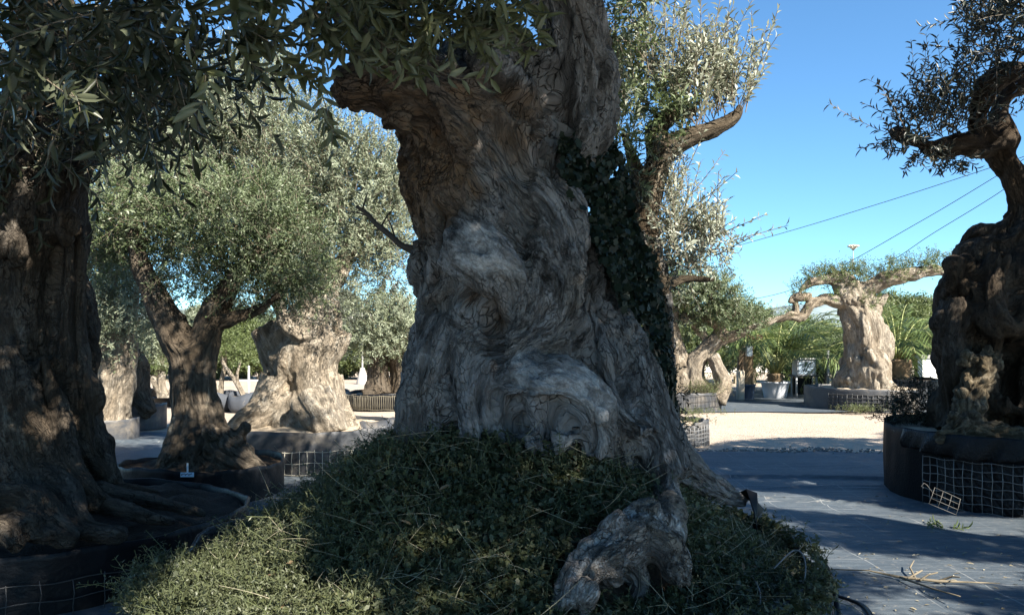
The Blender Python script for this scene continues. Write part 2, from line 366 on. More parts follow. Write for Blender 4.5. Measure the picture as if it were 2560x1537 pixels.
def wood(name, tubes, mat, parent, base, blobs=(), dents=(), voxel=.02, smooth=4, disp=((.02, 3, 0), (.01, 9, 1)), squash=.68, extra=(), pale=()):
    mb = MB()
    for t in list(tubes)+list(extra):
        mb.tube([p for p, r in t], [r for p, r in t], 14)
    for c, r in blobs: mb.blob(c, r)
    me0 = bpy.data.meshes.new('tmp'); me0.from_pydata(mb.v, [], mb.f)
    ob = bpy.data.objects.new('tmp', me0); COL.objects.link(ob)
    m = ob.modifiers.new('r', 'REMESH'); m.mode = 'VOXEL'; m.voxel_size = voxel
    if smooth: s = ob.modifiers.new('s', 'SMOOTH'); s.factor = .5; s.iterations = smooth
    dg = bpy.context.evaluated_depsgraph_get(); me = bpy.data.meshes.new_from_object(ob.evaluated_get(dg))
    bpy.data.objects.remove(ob); bpy.data.meshes.remove(me0)
    n = len(me.vertices); V = np.empty(n*3, dtype=np.float32); me.vertices.foreach_get('co', V); V = V.reshape(-1, 3).astype(np.float64)
    Nn = np.empty(n*3, dtype=np.float32); me.vertices.foreach_get('normal', Nn); Nn = Nn.reshape(-1, 3).astype(np.float64)
    b = np.array(tuple(base)); BB = []
    for sq in (squash, .86):
        S, D, O = spine_dirs(tubes, sq); bk = np.empty_like(V); BB.append(bk)
        for i in range(0, n, 15000):
            q = V[i:i+15000]; r = q[:, None, :]-S[None]; d2 = (r**2).sum(2)+.004; wt = 1/d2**2.5; wt /= wt.sum(1)[:, None]
            al = (r*D[None]).sum(2)*sq; bk[i:i+15000] = ((O[None]+r-D[None]*al[:, :, None])*wt[:, :, None]).sum(1)
    bk, bf = BB; pal = np.zeros(n)
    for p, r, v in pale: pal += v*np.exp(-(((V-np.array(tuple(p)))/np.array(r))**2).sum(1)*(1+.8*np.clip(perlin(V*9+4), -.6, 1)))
    dsp = np.zeros(n)
    for amp, fr, kind in disp:
        q = (bf if kind in (1, 4) else bk)*fr+7.7
        if kind == 0: dsp += amp*fbm(q, 3)
        elif kind == 1: dsp += amp*(.55-2.0*np.abs(perlin(q+.3*np.stack([perlin(q*1.7+9), perlin(q*1.7+31), perlin(q*1.7+57)], 1))))  # furrowed ridges
        elif kind == 3: dsp += amp*(2.2*np.abs(perlin(q))+.8*np.abs(perlin(q*2.1+11))-.6)      # pillowy knobs with creases
        elif kind == 4: x = np.abs(perlin(q)+.25*perlin(q*2.3+5)); dsp -= amp*np.clip(fbm(bk*1.9+8, 2)*2+.8, .15, 1)*np.exp(-(x/.13)**2)   # long deep furrows
        else:                                                            # cracked plates
            q = q+.28*np.stack([perlin(q*1.3+5), perlin(q*1.3+25), perlin(q*1.3+45)], 1); msk = np.clip(fbm(bk*2.2+3, 2)*1.6+.7, .1, 1); dsp -= amp*msk*np.exp(-(worley(q)/.10)**2)
    for pts, r, dep in dents:
        pts = [Vector(p) for p in pts]; Q = []
        for a, c in zip(pts[:-1], pts[1:]):
            k = max(2, int((c-a).length/(r*.5))); Q += [tuple(a.lerp(c, j/k)) for j in range(k+1)]
        if len(pts) == 1: Q = [tuple(pts[0])]
        Q = np.array(Q); dm = np.full(n, 1e9)
        for qq in Q: dm = np.minimum(dm, ((V-qq)**2).sum(1))
        dsp -= dep*np.exp(-dm/(r*r))
    V = V+Nn*dsp[:, None]-b
    me.vertices.foreach_set('co', V.astype(np.float32).ravel())
    a = me.attributes.new('bark', 'FLOAT_VECTOR', 'POINT'); a.data.foreach_set('vector', bk.astype(np.float32).ravel())
    a = me.attributes.new('pale', 'FLOAT', 'POINT'); a.data.foreach_set('value', np.clip(pal, -1, 1).astype(np.float32))
    a = me.attributes.new('fibre', 'FLOAT_VECTOR', 'POINT'); a.data.foreach_set('vector', bf.astype(np.float32).ravel())
    me.polygons.foreach_set('use_smooth', np.ones(len(me.polygons), dtype=bool)); me.update(); me.name = name
    me.materials.clear()
    return link(name, me, mat, parent)

# ------------------------------------------------------------------ leaves
LD = np.array([(0, 0, 0), (.5, .5, .10), (1, 0, -.06), (.5, -.5, .10)])                                  # diamond
LN = np.array([(0, 0, 0), (.35, 0, .0), (.7, 0, -.03), (1, 0, -.10), (.32, .46, .10), (.68, .40, .06), (.32, -.46, .10), (.68, -.40, .06)])
FD = [np.array([(0, 1, 2, 3)])]
FN = [np.array([(0, 1, 4), (0, 6, 1), (2, 3, 5), (2, 7, 3)]), np.array([(1, 2, 5, 4), (1, 6, 7, 2)])]
LI = np.array([(0, 0, 0), (.12, .48, .05), (.42, .36, .02), (.62, .52, .0), (1, 0, -.08), (.62, -.52, .0), (.42, -.36, .02), (.12, -.48, .05)])  # lobed
FI = [np.array([(0, 2, 1), (0, 7, 6), (2, 4, 3), (6, 5, 4)]), np.array([(0, 6, 4, 2)])]
def leaves(pos, dr, nor, ln, wd, kind='d', rnd=None):
    T, FF = {'d': (LD, FD), 'n': (LN, FN), 'i': (LI, FI)}[kind]
    dr = dr/(np.linalg.norm(dr, axis=1)[:, None]+1e-9); nor = nor-dr*(nor*dr).sum(1)[:, None]
    nor /= np.linalg.norm(nor, axis=1)[:, None]+1e-9; sd = np.cross(nor, dr)
    k = len(T); n = len(pos)
    V = pos[:, None, :]+dr[:, None, :]*(T[None, :, 0:1]*ln[:, None, None])+sd[:, None, :]*(T[None, :, 1:2]*wd[:, None, None])+nor[:, None, :]*(T[None, :, 2:3]*ln[:, None, None])
    fs = [(np.arange(n)[:, None, None]*k+f[None]).reshape(-1, f.shape[1]) for f in FF]
    if rnd is None: rnd = RNG.rand(n)
    return V.reshape(-1, 3), fs, np.repeat(rnd, k)
def leafpart(name, parts, mat, parent, base=(0, 0, 0), smooth=True):
    """parts: list of (V, faces, rnd)"""
    off = 0; VV = []; FFs = []; RR = []
    for V, fs, r in parts:
        VV.append(V); RR.append(r); FFs += [f+off for f in fs]; off += len(V)
    V = np.concatenate(VV)-np.array(tuple(base))[None]
    return link(name, npmesh(name, V, FFs, smooth, np.concatenate(RR)), mat, parent)
def randdir(n):
    v = RNG.normal(size=(n, 3)); return v/np.linalg.norm(v, axis=1)[:, None]
def shoots(B, D, L, nl, ll, lw, kind='d', droop=0., spread=.75, mask=None, lj=.3):
    """leafy shoots from bases B along D; returns leaf arrays and twig polylines"""
    n = len(B); D = D/np.linalg.norm(D, axis=1)[:, None]
    ref = randdir(n); u = np.cross(D, ref); u /= np.linalg.norm(u, axis=1)[:, None]+1e-9; v = np.cross(D, u)
    bend = randdir(n)*.25
    def at(s): return B+D*(L*s)[:, None]+bend*(L*s*s)[:, None]-np.array([0, 0, 1.])[None]*(droop*L*s*s)[:, None]
    pos = []; dr = []; nor = []; rn = []
    rb = np.clip(.30+.75*perlin(B*1.3+2.2)+.25*(RNG.rand(n)-.5), 0, .65)
    for j in range(nl):
        s = np.full(n, (.12+.88*(j//2*2+1)/max(nl, 1)))+RNG.uniform(-.03, .03, n)
        s = np.clip(s, 0, 1); p = at(s); a = (j % 2)*math.pi+(j//2)*math.pi/2+RNG.uniform(-.4, .4, n)
        side = u*np.cos(a)[:, None]+v*np.sin(a)[:, None]
        t = D-np.array([0, 0, 1.])[None]*(2*droop*s)[:, None]
        d = t*(1-spread*.55)+side*spread+RNG.normal(size=(n, 3))*.18
        pos.append(p); dr.append(d); nor.append(t*.9-side*.3+RNG.normal(size=(n, 3))*.35+np.array([0, 0, .25])); rn.append(np.clip(rb+RNG.rand(n)*.4, 0, 1))
    pos = np.concatenate(pos); dr = np.concatenate(dr); nor = np.concatenate(nor); rn = np.concatenate(rn)
    if mask is not None:
        k = mask(pos); pos = pos[k]; dr = dr[k]; nor = nor[k]; rn = rn[k]
    m = len(pos)
    lv = leaves(pos, dr, nor, ll*(1+lj*RNG.uniform(-1, 1, m)), lw*(1+lj*RNG.uniform(-1, 1, m)), kind, rn)
    tw = np.stack([at(np.full(n, s)) for s in (0, .33, .66, 1)], 1)
    return lv, tw
def twigmesh(tw, r0, r1=None):
    """thin three-sided twigs from polylines (n,k,3)"""
    n, k, _ = tw.shape; r1 = r1 or r0*.5
    t = tw[:, -1]-tw[:, 0]; t /= np.linalg.norm(t, axis=1)[:, None]+1e-9; u = np.cross(t, randdir(n)); u /= np.linalg.norm(u, axis=1)[:, None]+1e-9; v = np.cross(t, u)
    rr = np.linspace(1, 0, k)*(r0-r1)+r1; V = np.empty((n, k, 3, 3))
    for j in range(3):
        a = 2*math.pi*j/3; V[:, :, j] = tw+(u*math.cos(a)+v*math.sin(a))[:, None, :]*rr[None, :, None]
    f = []
    for i in range(k-1):
        for j in range(3): f.append((i*3+j, i*3+(j+1) % 3, (i+1)*3+(j+1) % 3, (i+1)*3+j))
    f = np.array(f); fs = (np.arange(n)[:, None, None]*(k*3)+f[None]).reshape(-1, 4)
    return V.reshape(-1, 3), [fs], np.zeros(n*k*3)
def in_ell(n, c, r, shell=.45):
    q = randdir(n)*(shell+(1-shell)*RNG.rand(n)**.6)[:, None]; return np.array(tuple(c))[None]+q*np.array(r)[None], q
def crown(clusters, per_m3, L, nl, ll, lw, kind='d', up=.6, out=.8, rndm=.5, droop=0., shell=.35, mask=None, n_fix=None, dens_noise=0., clump=None):
    """clusters: (centre, radii). Returns lists of leaf parts and twig polylines"""
    lv = []; tws = []
    for c, r in clusters:
        vol = 4.2*r[0]*r[1]*r[2]; n = n_fix or max(20, int(per_m3*vol))
        B, q = in_ell(n, c, r, shell)
        if dens_noise:
            k = perlin(B*dens_noise+3.3) > -.10; B = B[k]; q = q[k]; n = len(B)
            if n == 0: continue
        D = q*out+np.array([0, 0, up])[None]+RNG.normal(size=(n, 3))*rndm
        a, t = shoots(B, D, L*RNG.uniform(.6, 1.25, n), nl, ll, lw, kind, droop, mask=mask); lv.append(a); tws.append(t)
    return lv, np.concatenate(tws)
def pc(px, py, d, rx, ry, rd): return (P(px, py, d), (rx*d/F, rd, ry*d/F))

# ------------------------------------------------------------------ sun patches: leaves are left out of the crowns so sun lands here (ground points as seen)
LIT0 = [[(1790, 1228), (1960, 1230), (2100, 1254), (2210, 1266), (2330, 1285), (2600, 1297), (2600, 1352), (2400, 1340), (2250, 1318), (2100, 1292), (1900, 1270)],
        [(1960, 1358), (2050, 1366), (2200, 1385), (2400, 1398), (2600, 1412), (2600, 1478), (2300, 1470), (2150, 1440), (2000, 1425)],
        [(1900, 1312), (2010, 1306), (2040, 1322), (1930, 1332)], [(2060, 1330), (2110, 1336), (2090, 1345), (2050, 1340)],
        [(2120, 1500), (2300, 1490), (2420, 1510), (2380, 1550), (2150, 1550)],
        [(2200, 1098), (2200, 1106), (2150, 1103)], [(1640, 1010), (2200, 1010), (2200, 1096), (2000, 1092), (1830, 1100), (1760, 1118), (1640, 1118)]]
LIT6 = [[(290, 1560), (330, 1460), (400, 1390), (520, 1300), (640, 1265), (760, 1300), (800, 1350), (870, 1390), (1010, 1420), (1040, 1480), (900, 1560)]]
FLECKS = [((1690, 170, 4.5), .50), ((1590, 250, 4.5), .38), ((1790, 230, 4.5), .40), ((1710, 580, 4.4), .38), ((1610, 530, 4.3), .12), ((1560, 40, 4.2), .2), ((190, 245, 2.15), .30), ((150, 1060, 4.35), .15), ((110, 980, 4.45), .08), ((30, 620, 4.5), .13), ((178, 545, 4.7), .07), ((60, 480, 4.6), .10), ((130, 380, 4.45), .08), ((235, 960, 4.65), .06), ((20, 890, 4.4), .06), ((175, 1180, 4.3), .05), ((180, 1345, 3.8), .04),
          ((1250, 880, 3.35), .035), ((1345, 985, 3.2), .03), ((1390, 40, 3.5), .03), ((1500, 175, 3.6), .03), ((1490, 1085, 3.1), .03), ((2430, 960, 6.5), .20), ((2420, 620, 6.7), .08), ((2470, 720, 6.6), .13), ((2540, 640, 6.7), .06), ((520, 1010, 6.8), .09), ((640, 1160, 6.7), .16), ((510, 930, 6.8), .05), ((540, 1080, 6.7), .07), ((780, 40, 2.7), .06), ((1000, 150, 2.85), .05), ((1200, 190, 2.8), .06), ((420, 40, 2.6), .05)]
def proj_px(pos, z):
    t = (pos[:, 2]-z)/SDIR.z; x = pos[:, 0]-SDIR.x*t; y = pos[:, 1]-SDIR.y*t
    y2 = np.maximum(y, .3); return 1280+F*x/y2, HY+F*(CH-z)/y2, y
def shade_mask(pos):
    keep = np.ones(len(pos), dtype=bool)
    px, py, y = proj_px(pos, 0.0)
    for pl in LIT0: keep &= ~(in_poly(px, py, pl) & (y > .5))
    sd = np.array(tuple(SDIR))
    for p, r in FLECKS:
        q = pos-np.array(tuple(P(*p)))[None]; q = q-sd*(q@sd)[:, None]; keep &= (q**2).sum(1) > r*r
    px, py, y = proj_px(pos, .62)
    for pl in LIT6: keep &= ~(in_poly(px, py, pl) & (y > .5))
    return keep

# ================================================================== SETTING
def sheet(name, xs, yfun, zfun, mat, label=None):
    """grid: yfun(x)-> array of y ; zfun(x,y)"""
    V = []; ny = len(yfun(xs[0]))
    for x in xs:
        for y in yfun(x): V.append((x, y, zfun(x, y)))
    nx = len(xs); i = np.arange(nx-1)[:, None]*ny+np.arange(ny-1)[None]; i = i.ravel()
    o = link(name, npmesh(name, V, [np.stack([i, i+ny, i+ny+1, i+1], 1)], True), mat); return tag(o, kind='structure')
xs = np.concatenate([np.linspace(-1500, -30, 12), np.linspace(-25, 25, 60), np.linspace(30, 1500, 12)])
ysg = np.concatenate([np.linspace(-300, -8, 6), np.linspace(-5, 40, 80), np.linspace(45, 1500, 20)])
def gz(x, y):
    if abs(x) > 22 or y > 36 or y < -4: return 0
    return -.006+.012*math.sin(x*1.3+y*.4)*math.sin(y*1.1)*(1 if y > 12 else .3)-(.02 if y < 9 else 0)
sheet('ground', xs, lambda x: ysg, gz, GRAVEL)
def fold1(x): return 7.75-.03*x
def fold2(x): return 6.98-.335*(x-1.0)*.85
def edge(x): 
    t = 1/(1+math.exp(-(x+.6)*4)); return 11.7*(1-t)+9.62*t+.10*math.sin(x*2.3)+.05*math.sin(x*7.1)+.04*math.sin(x*3.1+1)
def matz(x, y):
    z = .012+.006*math.sin(x*2.1+y*.7)*math.sin(y*3.0+x*.5)+.004*math.sin(y*9+x*1.7)
    z += .034*math.exp(-((y-fold1(x)-.02*math.sin(x*3))/.035)**2)+.028*math.exp(-((y-fold2(x)-.03*math.sin(x*2.2))/.03)**2)
    z += .012*math.exp(-((y-fold2(x)+.16-.02*math.sin(x*4))/.022)**2)+.01*math.exp(-((y-fold1(x)+.55+.1*math.sin(x*1.4))/.03)**2)
    z += (.05 if x < -2 else 0)*math.exp(-((y-10.3-.3*math.sin(x*1.2))/.07)**2)
    for q, (yy, am, k) in enumerate(((4.3, .010, .6), (4.75, .012, -.25), (5.15, .008, .3), (5.6, .010, -.15), (6.3, .010, .1), (7.2, .008, -.2), (8.3, .012, .08), (8.9, .010, -.05))): z += am*math.exp(-((y-yy-k*(x-2.5)*.4-.06*math.sin(x*1.9+q))/.028)**2)*(.5+.5*math.sin(x*1.1+q*2.1))
    if y > edge(x)-.05: z -= .012
    return z
sheet('ground_fabric', np.linspace(-9, 11, 150), lambda x: np.concatenate([np.linspace(-6, 3.4, 20), np.linspace(3.45, edge(x), 300)]), matz, FABRIC)
sheet('ground_fabric_far', np.linspace(2.3, 15, 40), lambda x: np.linspace(15.1+.08*math.sin(x*3), 24, 40), lambda x, y: .016+.008*math.sin(x*2+y*1.3)*math.sin(y*2.1), FABRIC)
hl = MB(); hp = []
for i in range(121):
    a = -60+i; x = 900*math.tan(math.radians(a*.9)); hp.append((x, 34+8*math.sin(i*.23)+6*math.sin(i*.61+1)+2.5*math.sin(i*1.7)+16*math.exp(-((i-91)/9)**2)))
V = []; 
for k, (x, h) in enumerate(hp): V += [(x, 900, -2), (x, 930, h*.55), (x, 1000, h), (x, 1150, -2)]
i = np.arange(120)*4; tag(link('hills', npmesh('hills', V, [np.stack([i+j, i+4+j, i+5+j, i+1+j], 1) for j in range(3)], True), plain('hazy_hill', (.20, .25, .27), .95, .3, .02, .0, spec=.1)), kind='structure')  # distance haze is put into the grey-blue hill colour
# small stones spilt along the edge of the fabric
R = random.Random(3); mb = MB()
for k in range(420):
    x = R.uniform(1.6, 5.6); y = edge(x)+R.gauss(.02, .10); r = R.uniform(.008, .024)
    mb.blob((x, y, .012), (r, r*R.uniform(.7, 1.2), r*.6), 5, 4)
tag(mb.build('gravel_spill', plain('grey_stone', (.20, .185, .165), .9, .4, 30), None, False), kind='stuff')

# ================================================================== PLANTERS
def planter(label, c, r, h, group='low round planters', soil=SOIL, wallmat=PLASTIC, wob=.02, wire=None, soilz=None, mound=0, seg=96, seed=0, lip=.0, soilcut=.05, cat='planter', rimwob=.012, relief=.035):
    R = random.Random(seed); t = thing('planter', label, cat, (c[0], c[1], 0), group)
    ph = [R.uniform(0, 6) for _ in range(6)]
    def wb(a, rr, z):
        k = z/h
        rr2 = rr+wob*(math.sin(3*a+ph[0])*.5+math.sin(7*a+ph[1])*.3*k+math.sin(13*a+ph[2])*.22*k)+wob*.25*math.sin(29*a+ph[3])*math.sin(4*k+ph[4])
        zz = z+(rimwob*(math.sin(2*a+ph[5])+.6*math.sin(5*a+ph[1])+.35*math.sin(17*a+ph[2])) if k > .7 else 0)
        return rr2, zz
    n = 10; prof = [(r, h*i/n) for i in range(n+1)]
    prof += [(r-.004, h+.003), (r-.012, h+.002), (r-.016, h-.004), (r-.018, h*.8), (r-.02, h*.45)]
    MB().lathe(prof, (0, 0, 0), seg, wb).build('wall', wallmat, t)
    # soil
    V = []; nr, na = 40, 120
    for i in range(nr+1):
        q = i/nr
        for k in range(na):
            a = 2*math.pi*k/na; rr = (r-.012-wob*.4)*q; x, y = rr*math.cos(a), rr*math.sin(a)
            V.append((x, y, h-soilcut+mound*(1-q*q)))
    V = np.array(V); V[:, 2] += relief*fbm(V*np.array([3.5, 3.5, 0])+c[0], 4)*np.clip(1.5-np.hypot(V[:, 0], V[:, 1])/r, .25, 1)
    i = (np.arange(nr)[:, None]*na+np.arange(na)[None]).ravel(); j = (np.arange(nr)[:, None]*na+(np.arange(na)[None]+1) % na).ravel()
    if soil: link('soil', npmesh('soil', V, [np.stack([i, j, j+na, i+na], 1)], True), soil, t)
    if wire:
        z0, z1, dx, dz, wr, a0, a1, wm = wire; m = MB(); rw = r+.012+wob*.6
        na = max(3, int((a1-a0)*rw/dx))
        for k in range(na+1):
            a = a0+(a1-a0)*k/na; j1 = R.uniform(-.006, .006); e0 = R.uniform(-.01, .01)
            m.tube([((rw+j1*s)*math.cos(a+.004*math.sin(9*s+k)), (rw+j1*s)*math.sin(a+.004*math.sin(9*s+k)), z0+(z1-z0)*s+e0) for s in (0, .33, .66, 1.0)], wr, 4)
        nz = max(1, int(round((z1-z0)/dz)))
        for q in range(nz+1):
            z = z0+.01+(z1-z0-.02)*q/nz
            m.tube([(rw*1.0*math.cos(a0+(a1-a0)*s/40)+0, rw*math.sin(a0+(a1-a0)*s/40), z+.006*math.sin(s*.9+q)) for s in range(41)], wr, 4)
        m.build('wire_mesh', wm, t)
    return t
PI = math.pi
MC = (-.06, 3.5)                    # main planter
def mound_z(x, y):
    q = np.hypot(np.asarray(x)-MC[0], np.asarray(y)-MC[1])
    z = np.interp(q, [0, .35, .52, .74, .98, 1.2, 1.33, 1.5], [.93, .89, .81, .67, .49, .40, .37, .33])
    p = np.stack([np.asarray(x)*2.3, np.asarray(y)*2.3, np.zeros_like(q)], 1) if np.ndim(q) else np.array([[x*2.3, y*2.3, 0]])
    n = .05*fbm(p, 3); return z+(n if np.ndim(q) else n[0])
t = planter('wide black planter heaped with weeds around the biggest trunk', MC, 1.33, .45, soil=None, wob=.035, seed=2,
            wire=(.02, .34, .11, .1, .0028, -1.2, .5, WIRE_DARK), rimwob=.022)
V = []; nr, na = 44, 120
for i in range(nr+1):
    for k in range(na):
        a = 2*PI*k/na; rr = 1.31*i/nr; V.append((rr*math.cos(a), rr*math.sin(a)))
V = np.array(V); Z = mound_z(V[:, 0]+MC[0], V[:, 1]+MC[1]); V = np.column_stack([V, Z-.015])
i = (np.arange(nr)[:, None]*na+np.arange(na)[None]).ravel(); j = (np.arange(nr)[:, None]*na+(np.arange(na)[None]+1) % na).ravel()
link('soil', npmesh('soil', V, [np.stack([i, j, j+na, i+na], 1)], True), SOIL, t)
# torn liner hanging over the right rim
def strip(pts, wdt, thick=.004):
    m = MB(); 
    for s in (0,):
        L = [Vector(p) for p in pts]; b = len(m.v); prev = None
        for i, p in enumerate(L):
            d = (L[min(i+1, len(L)-1)]-L[max(i-1, 0)]).normalized(); sd = Vector((.25, .95, .1)).cross(d).cross(d)*-1
            sd = Vector((.2, .97, .05))-d*d.dot(Vector((.2, .97, .05))); sd.normalize(); nn = d.cross(sd)
            ww = wdt[i] if hasattr(wdt, '__len__') else wdt
            for q, off in ((-.5, .0), (-.17, .03*math.sin(i*1.3)), (.17, -.025*math.cos(i*1.7)), (.5, .01)):
                m.v.append(tuple(p+sd*ww*q+nn*off))
            if i:
                for k in range(3): m.f.append((b+(i-1)*4+k, b+(i-1)*4+k+1, b+i*4+k+1, b+i*4+k))
    return m
def solid(o, th):
    md = o.modifiers.new('thick', 'SOLIDIFY'); md.thickness = th; return o
mm = strip([P(1850, 1235, 3.9), P(1885, 1250, 3.75), P(1880, 1290, 3.7), P(1890, 1330, 3.7), P(1905, 1370, 3.7)], [.08, .14, .2, .2, .12])
solid(mm.build('liner_flap', PLASTIC, t, loc=(-MC[0], -MC[1], 0)), .004)
for k, pl in enumerate(([P(1935, 1420, 2.86), P(1985, 1375, 2.9), P(2012, 1400, 2.84), P(2005, 1470, 2.76), P(1950, 1560, 2.7)], [P(1880, 1440, 2.8), P(1900, 1480, 2.7), P(1895, 1530, 2.62), P(1870, 1570, 2.6)], [P(1890, 1520, 2.66), P(1960, 1510, 2.74), P(2010, 1480, 2.80), P(2045, 1420, 2.9)])):
    tb = smooth_tube([(p, .003) for p in pl], 6); m = MB(); m.tube([p for p, r in tb], .003, 5); m.build('wire_hoop', WIRE, t, loc=(-MC[0], -MC[1], 0))

PL = (-2.85, 4.76); planter('dark planter of bare roots under the trunk at the left edge', PL, 1.2, .3, wob=.03, seed=4, soil=plain('root_mat', (.05, .04, .031), .95, .6, 9, .05, spec=.15, dirt=(.018, .014, .01)),
        wire=(.0, .19, .13, .1, .0025, -1.9, -.35, WIRE_DARK), mound=.04, relief=.085)
PV = (-2.69, 6.95); planter('smooth black planter with a pale plant tag holding the forked tree', PV, .68, .29, wob=.012, seed=5, soil=SOIL, mound=.02, rimwob=.015)
PM = (-2.15, 8.75); t = planter('grey sagging planter with pale wire round its foot, under the broad sunlit trunk', PM, 1.0, .43, wob=.03, seed=6, soil=SOIL_PALE, wallmat=PLASTIC_GREY,
        wire=(.02, .26, .07, .12, .003, -2.4, -.5, plain('pale_wire', (.5, .47, .38), .6)), mound=.06)
m = MB(); n = 14
for i in range(n+1):
    a = .35-.85*i/n-.35; rr = 1.0+.05*math.sin(i*.9); 
    x, y = rr*math.cos(a), rr*math.sin(a)
    for q in (0, 1, 2): m.v.append((x*(1-.04*q), y*(1-.04*q), .40+.055*q+.012*math.sin(i*1.4+q)))
for i in range(n):
    for q in (0, 1): m.f.append((i*3+q, i*3+3+q, i*3+4+q, i*3+1+q))
solid(m.build('torn_rim', PLASTIC_GREY, t), .006)
PA = (-5.65, 10.9); planter('low grey planter behind the leaning trunk, left background', PA, .5, .28, wob=.02, seed=7, soil=SOIL_PALE, wallmat=PLASTIC_GREY, mound=.10)
PB = (-5.9, 12.35); t = planter('grey planter with a white printed label near its rim', PB, .5, .36, wob=.012, seed=8, soil=SOIL, wallmat=PLASTIC_GREY, soilcut=.03)
# white printed label (a row of small dark marks)
lab = MB(); lw_, lh_ = .20, .07
a0 = math.atan2(-1.0, .18)
def onwall(u, z, off=.004):
    a = a0+u/.5; rr = .5+.012+off; return (rr*math.cos(a), rr*math.sin(a), z)
for i in range(7):
    u = -lw_/2+lw_*i/6; lab.v += [onwall(u, .245), onwall(u, .245+lh_)]
    if i: lab.f.append((i*2-2, i*2, i*2+1, i*2-1))
lo = lab.build('label_sticker', plain('white_label', (.75, .75, .72), .5, .1), t); mk = MB()
for kind, u in (('sq', -.065), ('tri', -.025), ('tri', .01), ('sq', .05), ('dot', .078)):
    b = len(mk.v); s = .013
    pts = [(-s, -s), (s, -s), (s, s), (-s, s)] if kind == 'sq' else [(-s, -s), (s, -s), (0, s)] if kind == 'tri' else [(-.6*s, -.6*s), (.6*s, -.6*s), (.6*s, .6*s), (-.6*s, .6*s)]
    mk.v += [onwall(u+p[0], .282+p[1], .008) for p in pts]; mk.f.append(tuple(range(b, b+len(pts))))
mk.build('printed_mark', plain('ink', (.02, .02, .02), .6), lo, False)
PF = (-2.57, 16.2); planter('ribbed dark planter under the distant spreading olive left of the big trunk', PF, .8, .33, seed=9, soil=SOIL_PALE, wob=.015, wire=(.02, .30, .035, .28, .006, -2.9, -.3, plain('rib', (.16, .14, .10), .6)))
PS = (-3.95, 16.9); planter('small planter with pale level ribs, far left of the big trunk', PS, .5, .33, seed=10, soil=SOIL, wob=.01, wire=(.02, .31, .5, .035, .007, -2.9, -.3, plain('rib_pale', (.45, .43, .38), .6)))
P1 = (3.25, 15.9); planter('grey planter with a bluish wire band just right of the big trunk', P1, .9, .36, seed=11, soil=SOIL_PALE, wallmat=PLASTIC_GREY, wob=.02, mound=.05, wire=(.10, .34, .09, .12, .005, -2.9, -.2, WIRE_DARK))
P1B = (4.3, 18.2); planter('plain pale grey planter half hidden behind the wire banded one', P1B, .55, .38, seed=12, soil=SOIL, wallmat=plain('dusty_grey', (.27, .26, .24), .7, .3, 4, dirt=(.36, .3, .22)), wob=.012)
PSm = (2.05, 10.5); planter('small dusty wire caged planter of weeds at the gravel edge', PSm, .5, .3, seed=13, soil=SOIL_PALE, wallmat=PLASTIC_GREY, wob=.04, mound=.02, wire=(.0, .27, .06, .06, .005, -2.6, .3, WIRE), rimwob=.02)
P2 = (7.16, 16.2); planter('wide wire caged planter across the gravel lane under the knobbly pale olive', P2, 1.15, .44, seed=14, soil=SOIL_PALE, wallmat=PLASTIC_GREY, wob=.012, mound=.04, wire=(.04, .34, .09, .075, .008, -2.56, -1.3, WIRE_DARK))
P3 = (9.0, 18.6); planter('black planter of the bushy palm behind the knobbly olive', P3, .9, .5, seed=15, soil=SOIL, wob=.02)
PR = (4.40, 6.85); t = planter('tall shiny black planter with crushed wire mesh at the right edge', PR, 1.1, .6, seed=16, soil=SOIL_PALE, wob=.03, mound=.02, soilcut=.06,
        wire=(.0, .40, .066, .062, .003, -2.80, -1.6, WIRE), wallmat=plain('dull_black_plastic', (.006, .007, .009), .55, .5, 6, .008, spec=.06)); plain('crinkled_black_plastic', (.006, .007, .009), .3, .5, 9, .03, spec=.22)
# sagging loose sleeve of film round the upper front
m = MB(); n = 60
for i in range(n+1):
    a = -2.98+1.45*i/n
    for q in range(9):
        s = q/8; rr = 1.145+.028*math.sin(a*23+2*s)*s+.02*math.sin(a*51+s*5)*s+.035*math.sin(PI*s)*(.5+.5*math.sin(a*9)); m.v.append((rr*math.cos(a), rr*math.sin(a), .595-.175*s-.02*math.sin(a*7)*s))
for i in range(n):
    for q in range(8): m.f.append((i*9+q, i*9+q+1, i*9+10+q, i*9+9+q))
solid(m.build('film_sleeve', bpy.data.materials['crinkled_black_plastic'], t), .003)
# quilted bulges of film pushed out through the mesh
m = MB(); nx_, nz_ = 150, 60
for i in range(nx_+1):
    a = -2.68+1.06*i/nx_
    for q in range(nz_+1):
        z = .01+.39*q/nz_; u = (a+2.72)*1.15/.066; v = z/.062
        bul = abs(math.sin(PI*u))**.6*abs(math.sin(PI*v))**.6*(.012+.010*math.sin(u*1.9+v*2.3))
        rr = 1.112+bul*.8+.004*math.sin(u*7+v*5); m.v.append((rr*math.cos(a), rr*math.sin(a), z))
for i in range(nx_):
    for q in range(nz_): b = i*(nz_+1)+q; m.f.append((b, b+nz_+1, b+nz_+2, b+1))
solid(m.build('quilted_film', bpy.data.materials['crinkled_black_plastic'], t), .003)

